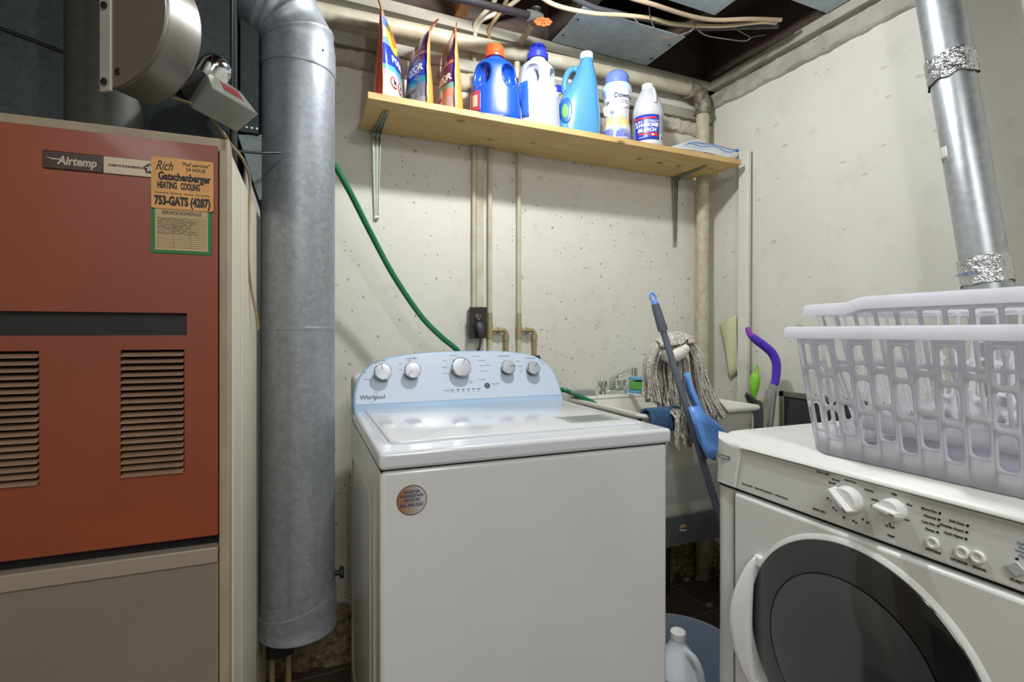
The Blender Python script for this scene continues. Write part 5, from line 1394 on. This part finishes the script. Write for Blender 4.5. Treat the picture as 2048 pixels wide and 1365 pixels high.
# faucet
fb = Vector((1.257, 1.812, .893))
m = MB(); m.rings([rrect(fb.x, fb.y, .068, .024, .022, fb.z), rrect(fb.x, fb.y, .066, .022, .02, fb.z + .014), rrect(fb.x, fb.y, .060, .016, .015, fb.z + .018)]); fa = m.build('faucet', CHROME, tub, angle=40)
m = MB(); m.tube([fb + Vector((0, 0, .015)), fb + Vector((0, 0, .045)), fb + Vector((0, 0, .062))], [.015, .014, .013], 20)
m.tube(bez([fb + Vector((0, .006, .050)), fb + Vector((0, -.010, .066)), fb + Vector((0, -.06, .084)), fb + Vector((0, -.11, .101)), fb + Vector((0, -.15, .112))], 5), [.013] * 5 + [.011] * 16, 16)
m.tube([fb + Vector((0, -.150, .116)), fb + Vector((0, -.150, .083))], .0135, 18); m.build('spout', CHROME, fa)
for s in (-1, 1):
    m = MB(); rings = []
    for z_, r0 in ((.016, .009), (.030, .009), (.031, .017), (.052, .020), (.055, .017)):
        rings.append([fb + Vector((s * .047 + (r0 * (1 + .14 * math.cos(6 * 2 * PI * k / 48))) * math.cos(2 * PI * k / 48), (r0 * (1 + .14 * math.cos(6 * 2 * PI * k / 48))) * math.sin(2 * PI * k / 48), z_)) for k in range(48)])
    m.rings(rings); m.build('tap_handle', CHROME, fa)
# things on the ledge
t = thing('steel_wool_pack', 'grey scouring pad in clear wrap on the tub ledge by the washer', 'scouring pad', (1.118, 1.81, .893), R(-12))
m = MB(); slab(m, -.052, .045, -.028, .028, 0, .020, .018, .006); m.build('pad', M('grey_wool', (110, 110, 110), .8, bump=1, bscale=200, bdist=.004, var=.3, vscale=80), t)
m = MB(); slab(m, -.062, .052, -.034, .034, 0, .026, .014, .010); m.build('clear_wrap', M('clear_wrap', (226, 226, 222), .15, alpha=.3), t)
t = thing('sponge_pack', 'green and blue sponge pack at the back of the tub, behind the mop', 'sponge pack', (1.43, 1.80, .893), R(14))
m = MB(); m.box(-.085, .07, -.035, .035, 0, .012); m.build('lower_sponge', M('sponge_blue', (96, 176, 216), .7), t, bevel=.003)
m = MB(); m.box(-.080, .07, -.034, .034, .013, .050); m.build('green_sponges', M('sponge_green', (110, 190, 92), .6, var=.4, vscale=40), t, bevel=.003)
m = MB(); m.box(-.088, .072, -.036, .036, .051, .062, Matrix.Rotation(R(3), 4, 'Y')); m.build('top_sponge', MATS['sponge_blue'], t, bevel=.003)

# blue towel over the front rim
m = MB(); rings = []
x0, x1 = 1.072, 1.20
for i in range(17):
    x = x0 + (x1 - x0) * i / 16; w_ = .003 * math.sin(i * 1.1)
    pr = [(TY0 + .050 + w_, .80), (TY0 + .045 + w_, .86), (TY0 + .034, .890), (TY0 + .010, .8985), (TY0 - .006, .893), (TY0 - .013 - w_, .87), (TY0 - .014 - w_, .845), (TY0 - .012 - w_, .826 + .004 * math.sin(i * .7))]
    rings.append([Vector((x, a, b)) for a, b in bez2] if False else [p for p in bez([Vector((x, a, b)) for a, b in pr], 3)])
m.rings(rings, False, False, closed=False)
o = m.build('towel', M('denim_blue_towel', (58, 96, 132), .85, bump=.9, bscale=160, bdist=.004, var=.25, vscale=30), solid=.010, bevel=0, recalc=False); tag(o, 'small dark blue towel draped over the front rim of the tub', 'towel')

# ------------------------------------------------------------ mop
MC = at_d(1350, 693, 1.74)
mop = thing('string_mop', 'grey string mop propped head up in the tub', 'mop', (0, 0, 0))
def yarn_mat():
    mt, nt, b = _new('grey_white_yarn'); v = _coord(nt)
    g = nt.nodes.new('ShaderNodeNewGeometry'); n = _noise(nt, v, 150, 3)
    c = _ramp(nt, g.outputs['Random Per Island'], [(0, lin((140, 134, 128))), (.3, lin((200, 195, 186))), (1, lin((236, 232, 222)))])
    nt.links.new(_mix(nt, _ramp(nt, n, [(.45, G0), (.6, G1)]), c, lin((168, 160, 152))), b.inputs['Base Color'])
    b.inputs['Roughness'].default_value = .9; _bump(nt, b, n, 1, .004); return mt
YARN = yarn_mat()
m = MB(); m.tube([MC + Vector((0, .02, -.02)), Vector((1.33, 1.62, .545))], .011, 14); m.build('handle', M('mop_handle_grey', (110, 112, 116), .4), mop)
m = MB()
hr = RGT
bp = [at_d(px, py, 1.695) for px, py in ((1327, 702), (1336, 713), (1349, 712), (1363, 704), (1375, 692))]
m.tube(bez(bp, 5), [.008 + .014 * math.sin(PI * min(1, max(0, k / 20))) ** .5 for k in range(21)], 20); m.build('head_band', M('mop_band_white', (224, 220, 208), .8, bump=.8, bscale=120, bdist=.003), mop)
m = MB(); m.tube(bez([p + FWD * -.006 + Vector((0, 0, .021)) for p in bp], 5), .0020, 8); m.tube([bp[-1] + Vector((0, 0, .02)), bp[-1] + Vector((.002, 0, -.02))], .0016, 6); m.build('wire_clamp', BLACK, mop)
rnd = random.Random(11); m = MB()
ns = 260
for i in range(ns):
    f = rnd.uniform(-1, 1)                        # place along the band
    side = 1 if rnd.random() < .42 else -1
    c = MC + hr * (.056 * f) + Vector((0, 0, .006 * f))
    topz = .034 * (1 - f * f * .5) + rnd.uniform(-.004, .006)
    # each strand rises over the top of the head then hangs
    ex = f * .6 + rnd.uniform(-.3, .3)
    st = []
    st.append(c - FWD * .030 + Vector((0, 0, .006)))
    st.append(c - FWD * .012 + Vector((0, 0, topz)))
    st.append(c + FWD * .018 + Vector((0, 0, topz)) + hr * (.008 * f))
    if f < -.15:      # left curtain
        k = (f + .15) / -.85
        e0 = -.058 - .022 * k + rnd.uniform(-.012, .008); end = .165 + rnd.uniform(-.01, .03)
        fr = rnd.uniform(-.03, .045)
        st += [c * 0 + MC + hr * (e0 * 1.0) + FWD * fr + Vector((0, 0, -.03)), MC + hr * (e0 - .012) + FWD * (fr) + Vector((0, 0, -.09)), MC + hr * (e0 - .010 + rnd.uniform(-.006, .02)) + FWD * fr + Vector((0, 0, -end))]
    elif f < .35:     # middle, falls down behind the band and over the rim
        e0 = .0 + rnd.uniform(-.055, .055)
        fr = rnd.uniform(.015, .05)
        st += [MC + hr * e0 + FWD * fr + Vector((0, 0, -.05)), MC + hr * (e0 + .004) + FWD * fr + Vector((0, 0, -.13)), MC + hr * (e0 + rnd.uniform(-.01, .02)) + FWD * (fr - .02) + Vector((0, 0, -.205)),
               MC + hr * (.01 + e0 * .7 + rnd.uniform(-.01, .02)) - FWD * (.045 + rnd.uniform(0, .02)) + Vector((0, 0, -.206 - rnd.uniform(0, .012))), MC + hr * (.02 + e0 * .8) - FWD * (.075 + rnd.uniform(0, .02)) + Vector((0, 0, -.235)), MC + hr * (.022 + e0 * .9) - FWD * (.08 + rnd.uniform(0, .02)) + Vector((0, 0, -.28 - rnd.uniform(0, .05)))]
    else:             # right curtain sweeping outwards
        e0 = .055 + .02 * f + rnd.uniform(-.01, .012); fr = rnd.uniform(-.02, .03); q = rnd.uniform(.4, 1.1)
        st += [MC + hr * e0 + FWD * fr + Vector((0, 0, -.03)), MC + hr * (e0 + .018 * q) + FWD * fr + Vector((0, 0, -.10)), MC + hr * (e0 + .05 * q) + FWD * fr + Vector((0, 0, -.17)), MC + hr * (e0 + .085 * q) + FWD * (fr - .01) + Vector((0, 0, -.225 - rnd.uniform(-.01, .02)))]
    r_ = rnd.uniform(.0030, .0042)
    path = bez(st, 6)
    ph = rnd.uniform(0, 6); rad = [r_ * (1 + .16 * math.sin(k * 2.1 + ph)) for k in range(len(path))]
    m.tube(path, rad, 6)
yn = m.build('yarn', YARN, mop, angle=80); yn['kind'] = 'stuff'
# a darker clump hanging in front of the tub
m = MB()
for i in range(14):
    o_ = hr * rnd.uniform(-.016, .016)
    b0 = MC + hr * .045 - FWD * .11 + Vector((0, 0, -.235)) + o_
    m.tube(bez([b0 + FWD * .03 + Vector((0, 0, .02)), b0, b0 + Vector((0, 0, -.05)) + hr * .006, b0 + Vector((0, 0, -.10 - rnd.uniform(0, .03))) + hr * .01 - o_ * .5], 5), .0032, 6)
yn2 = m.build('dark_yarn', M('dark_clump_yarn', (84, 78, 78), .8, bump=1, bscale=200, bdist=.004), mop, angle=80); yn2['kind'] = 'stuff'

# ------------------------------------------------------------ long-handled dustpan
A = at_d(1305, 592, 1.64); B = at_d(1567, 1455, 1.49); ax = (B - A).normalized()
dp = thing('lobby_dustpan', 'grey long handled dustpan with blue pan leaning on the tub rim', 'dustpan', tuple(A))
GREYH = M('slate_handle', (98, 104, 116), .4)
m = MB(); m.tube([ax * .11, ax * .30, ax * ((B - A).length - .008)], [.0105, .0105, .0105], 20); m.build('pole', GREYH, dp)
m = MB(); m.tube([ax * .028, ax * .045, ax * .11, ax * .116], [.0125, .0135, .0155, .0150], 24); m.build('grip', M('slate_grip', (88, 92, 102), .6), dp)
m = MB(); side = ax.cross(FWD).normalized()
hoop = []
for k in range(24):
    a_ = 2 * PI * k / 24; hoop.append(ax * (.006 + .015 * (math.sin(a_))) + RGT * (.0085 * math.cos(a_)))
m.tube(hoop + hoop[:1], .0036, 10, cap=False); m.tube([ax * .018, ax * .034], [.010, .012], 16); m.build('hanging_loop', M('cornflower_plastic', (104, 158, 236), .35), dp)
# blue pan: clip sleeve near the pole, flaring dish below
def DP(px, py, t): return at_d(px, py, t) - A
BLP = MATS['cornflower_plastic']
m = MB()
c0 = [DP(1366, 750, 1.60), DP(1377, 745, 1.585), DP(1382, 762, 1.575), DP(1398, 800, 1.565), DP(1408, 822, 1.57)]
c1 = [DP(1370, 756, 1.60), DP(1372, 775, 1.60), DP(1378, 795, 1.59), DP(1386, 815, 1.58), DP(1392, 826, 1.575)]
rings = [[a, b] for a, b in zip(c0, c1)]
m.rings([[a, a.lerp(b, .5) - FWD * .008, b] for a, b in zip(bez(c0, 4), bez(c1, 4))], False, False, closed=False)
m.build('sleeve', BLP, dp, solid=.003)
m = MB()
# dish side wall (lit) and its floor (turned away)
TL, TR_, BR_, BL_ = DP(1376, 815, 1.56), DP(1412, 828, 1.55), DP(1428, 905, 1.54), DP(1404, 896, 1.53)
m.rings([[TL, DP(1388, 850, 1.545), DP(1396, 880, 1.54), DP(1413, 915, 1.53), DP(1431, 922, 1.55)], [DP(1396, 812, 1.555), DP(1404, 845, 1.55), DP(1410, 875, 1.545), DP(1420, 900, 1.545), DP(1432, 905, 1.56)], [TR_, DP(1417, 850, 1.57), DP(1424, 878, 1.575), DP(1436, 900, 1.58), DP(1448, 905, 1.59)], [DP(1440, 850, 1.60), DP(1452, 870, 1.605), DP(1460, 890, 1.61), DP(1466, 905, 1.61), DP(1472, 915, 1.615)]], False, False, closed=False)
m.build('pan', BLP, dp, solid=.003, angle=25)
m = MB()
for k in range(12):
    f = k / 11; p0 = DP(1389, 850, 1.54).lerp(DP(1400, 884, 1.535), f); m.tube([p0, p0 + RGT * .006 - FWD * .002], .0012, 5)
m.build('comb_teeth', M('dark_blue_teeth', (50, 80, 150), .5), dp)

# ------------------------------------------------------------ things leaning in the right corner
b = at_d(1490, 298, 2.25)
tag(MB().box(-.010, .010, -.026, .026, 0, b.z).build('trim_board', M('white_painted_board', (222, 220, 210), .5, var=.06), None, bevel=.003, mtx=Matrix.Translation((1.832, 1.66, 0)) @ Matrix.Rotation(R(.5), 4, 'Y')), 'narrow white painted board standing against the right wall at the shelf end', 'board')
# pale green cloth on the wall
q = [at_x(1438, 650, 1.862), at_x(1471, 630, 1.858), at_x(1477, 741, 1.858), at_x(1459, 757, 1.862)]
m = MB(); rings = []
for j in range(9):
    v = j / 8; rings.append([(q[0].lerp(q[1], i / 6)).lerp(q[3].lerp(q[2], i / 6), v) + Vector((.004 * math.sin(i * 1.3 + j * .5), 0, 0)) for i in range(7)])
m.rings(rings, False, False, closed=False)
tag(m.build('dust_cloth', M('pale_green_cloth', (214, 218, 178), .85, bump=.6, bscale=200), None, solid=.002), 'pale green cloth hanging on the right wall beside the white board', 'cloth')
# purple handled floor duster
T = 2.02
pts = [at_d(1494, 655, T), at_d(1499, 668, T), at_d(1512, 680, T), at_d(1528, 692, T), at_d(1545, 708, T), at_d(1553, 730, T), at_d(1551, 760, T), at_d(1548, 770, T)]
sw_ = thing('floor_duster', 'purple curved handle duster with silver pole in the right corner', 'duster', (0, 0, 0))
m = MB(); pth = bez(pts, 5); n_ = len(pth)
rad = [.006 + .008 * min(1, i / 10) + .003 * math.sin(PI * i / n_) for i in range(n_)]; m.tube(pth, rad, 18); m.build('curved_handle', M('violet_plastic', (86, 46, 190), .3), sw_)
m = MB(); m.tube(bez(pts[:3], 5), [.0068 + .0095 * min(1, i / 10) for i in range(11)], 18); m.build('hanging_tip', M('magenta_tip', (150, 70, 190), .35), sw_)
foot = Vector((1.705, 1.50, .02))
m = MB(); m.tube([at_d(1548, 768, T), foot], .0125, 18); m.build('pole', M('satin_silver_pole', (196, 196, 198), .3, .7), sw_)
m = MB(); m.box(1.64, 1.77, 1.47, 1.53, 0, .03); m.build('head', M('violet_head', (86, 46, 190), .4), sw_, bevel=.01)
# lime brush handle and dark dustpan
lb_ = thing('scrub_brush', 'lime green handled brush standing behind the tub corner', 'brush', (0, 0, 0))
T = 2.12; g = [at_d(1513, 734, T), at_d(1511, 752, T), at_d(1509, 772, T), at_d(1509, 792, T), at_d(1514, 812, T)]
m = MB(); m.tube(bez([g[0] + Vector((0, 0, -.03))] + g[1:], 5), [.006 + .014 * math.sin(PI * min(1, i / 16)) for i in range(21)], 18)
lp_ = []
for k in range(20):
    a_ = 2 * PI * k / 20; lp_.append(g[0] + Vector((0, 0, -.014)) + RGT * (.008 * math.cos(a_)) + Vector((0, 0, .018 * math.sin(a_))))
m.tube(lp_ + lp_[:1], .0035, 8, cap=False); m.build('handle', M('lime_plastic', (138, 212, 60), .35), lb_)
gt = g[4]; m = MB(); m.tube([gt + Vector((0, 0, .02)), Vector((gt.x, gt.y, .12))], .008, 12); m.build('rod', MATS['lime_plastic'], lb_)
m = MB(); m.lathe([(.03, 0), (.04, .02), (.04, .10), (.02, .13)], 24, Matrix.Translation((gt.x, gt.y, 0))); m.build('brush_head', M('white_bristles', (226, 226, 220), .8, bump=1, bscale=200), lb_)
T = 1.98
m = MB(); k1 = [at_d(1492, 785, T), at_d(1512, 800, T), at_d(1524, 808, T), at_d(1526, 852, T), at_d(1528, 900, T)]; k2 = [at_d(1493, 800, T + .02), at_d(1504, 822, T + .02), at_d(1508, 845, T + .02), at_d(1506, 880, T + .02), at_d(1500, 930, T + .02)]
m.rings([[a, a.lerp(c, .5) + FWD * .012, c] for a, c in zip(bez(k1, 4), bez(k2, 4))], False, False, closed=False)
px_ = thing('dust_pan', 'dark grey dustpan propped between the tub and the silver pole', 'dustpan', (0, 0, 0))
m.build('scoop', M('dark_grey_plastic', (70, 72, 78), .45), px_, solid=.004)
m = MB(); m.tube([at_d(1510, 890, T + .01), Vector((1.70, 1.40, .0))], .011, 12); m.build('handle', MATS['dark_grey_plastic'], px_)
# aluminium framed screen against the wall
sc_ = thing('window_screen', 'aluminium framed dark mesh screen leaning against the right wall', 'window screen', (1.855, 0, 0))
ya, yb_, zt_, zb_ = at_x(1562, 784, 1.85).y, .78, .912, .32
m = MB()
for (y0, y1, z0, z1) in ((yb_, ya, zt_ - .022, zt_), (yb_, ya, zb_, zb_ + .022), (ya - .022, ya, zb_, zt_), (yb_, yb_ + .022, zb_, zt_)): m.box(-.018, .0, y0, y1, z0, z1)
m.build('frame', M('mill_aluminium', (156, 156, 150), .4, .8), sc_, bevel=.002)
m = MB(); m.box(-.016, -.002, yb_ + .05, yb_ + .075, 0, zb_ + .01); m.box(-.016, -.002, ya - .08, ya - .055, 0, zb_ + .01); m.build('foot', MATS['mill_aluminium'], sc_)
m = MB(); m.box(-.011, -.008, yb_ + .02, ya - .02, zb_ + .02, zt_ - .02); m.build('mesh', M('dark_mesh', (62, 64, 66), .6, var=.4, vscale=6, stretch=(1, 1, 8)), sc_)

# ------------------------------------------------------------ between washer and dryer
bc = Vector((1.105, 1.245, 0)); BH = .185
bk = thing('storage_tub', 'round slate grey plastic tub on the floor between the machines', 'plastic tub', tuple(bc))
m = MB(); m.lathe([(.150, 0), (.156, .006), (.178, BH - .02), (.186, BH - .018), (.188, BH - .004), (.184, BH), (.179, BH - .001), (.175, BH - .012), (.152, .012), (.001, .008)], 64, cap1=False); m.build('bucket', M('slate_plastic', (142, 152, 168), .32), bk, angle=40)
jx, jy = 1.035, 1.165
jg = thing('milk_jug', 'translucent white gallon jug standing in the grey plastic tub', 'jug', (jx, jy, .0115), R(-35))
L = Loft([(0, 0, 0, .066, .066, 4), (.006, 0, 0, .072, .072, 4), (.13, 0, 0, .073, .073, 4), (.17, 0, 0, .066, .066, 3), (.21, 0, 0, .045, .045, 2.4), (.24, 0, 0, .026, .026, 2), (.262, 0, 0, .020, .020, 2)], 5)
m = L.mb(N=40); m.tube(bez([(.018, -.018, .232), (.042, -.042, .222), (.056, -.056, .18), (.052, -.052, .12), (.04, -.04, .10)], 5), .011, 14)
finish('jug_body', carve(m, [], .003, 6, 'jug_body'), M('milky_plastic', (222, 228, 236), .35, sss=.3), jg, angle=80)
m = MB(); m.lathe([(.022, .258), (.022, .276), (.019, .279)], 28); m.build('cap', MATS['white_cap'], jg)
rnd = random.Random(5)
for i, (px, py) in enumerate([(1373, 1163), (1397, 1162), (1418, 1215)]):
    p = at_z(px, py, 0.0)
    m = MB(); rings = [];
    for z_, q_ in ((0, .7), (.006, 1), (.014, .7), (.017, .2)): rings.append([Vector(((.02 + .004 * mnoise.noise(Vector((k, i, z_ * 50)))) * q_ * math.cos(2 * PI * k / 10), .014 * q_ * math.sin(2 * PI * k / 10), z_)) for k in range(10)])
    m.rings(rings); o = m.build('paint_chip', M('pale_chip', (170, 164, 150), .8), mtx=Matrix.Translation(p)); tag(o, ('pale wall chip on the floor nearest the sink leg', 'pale wall chip on the floor close to the foot of the right wall', 'pale wall chip on the floor nearest the grey plastic tub')[i], 'debris', 'chips of wall on the floor under the tub')
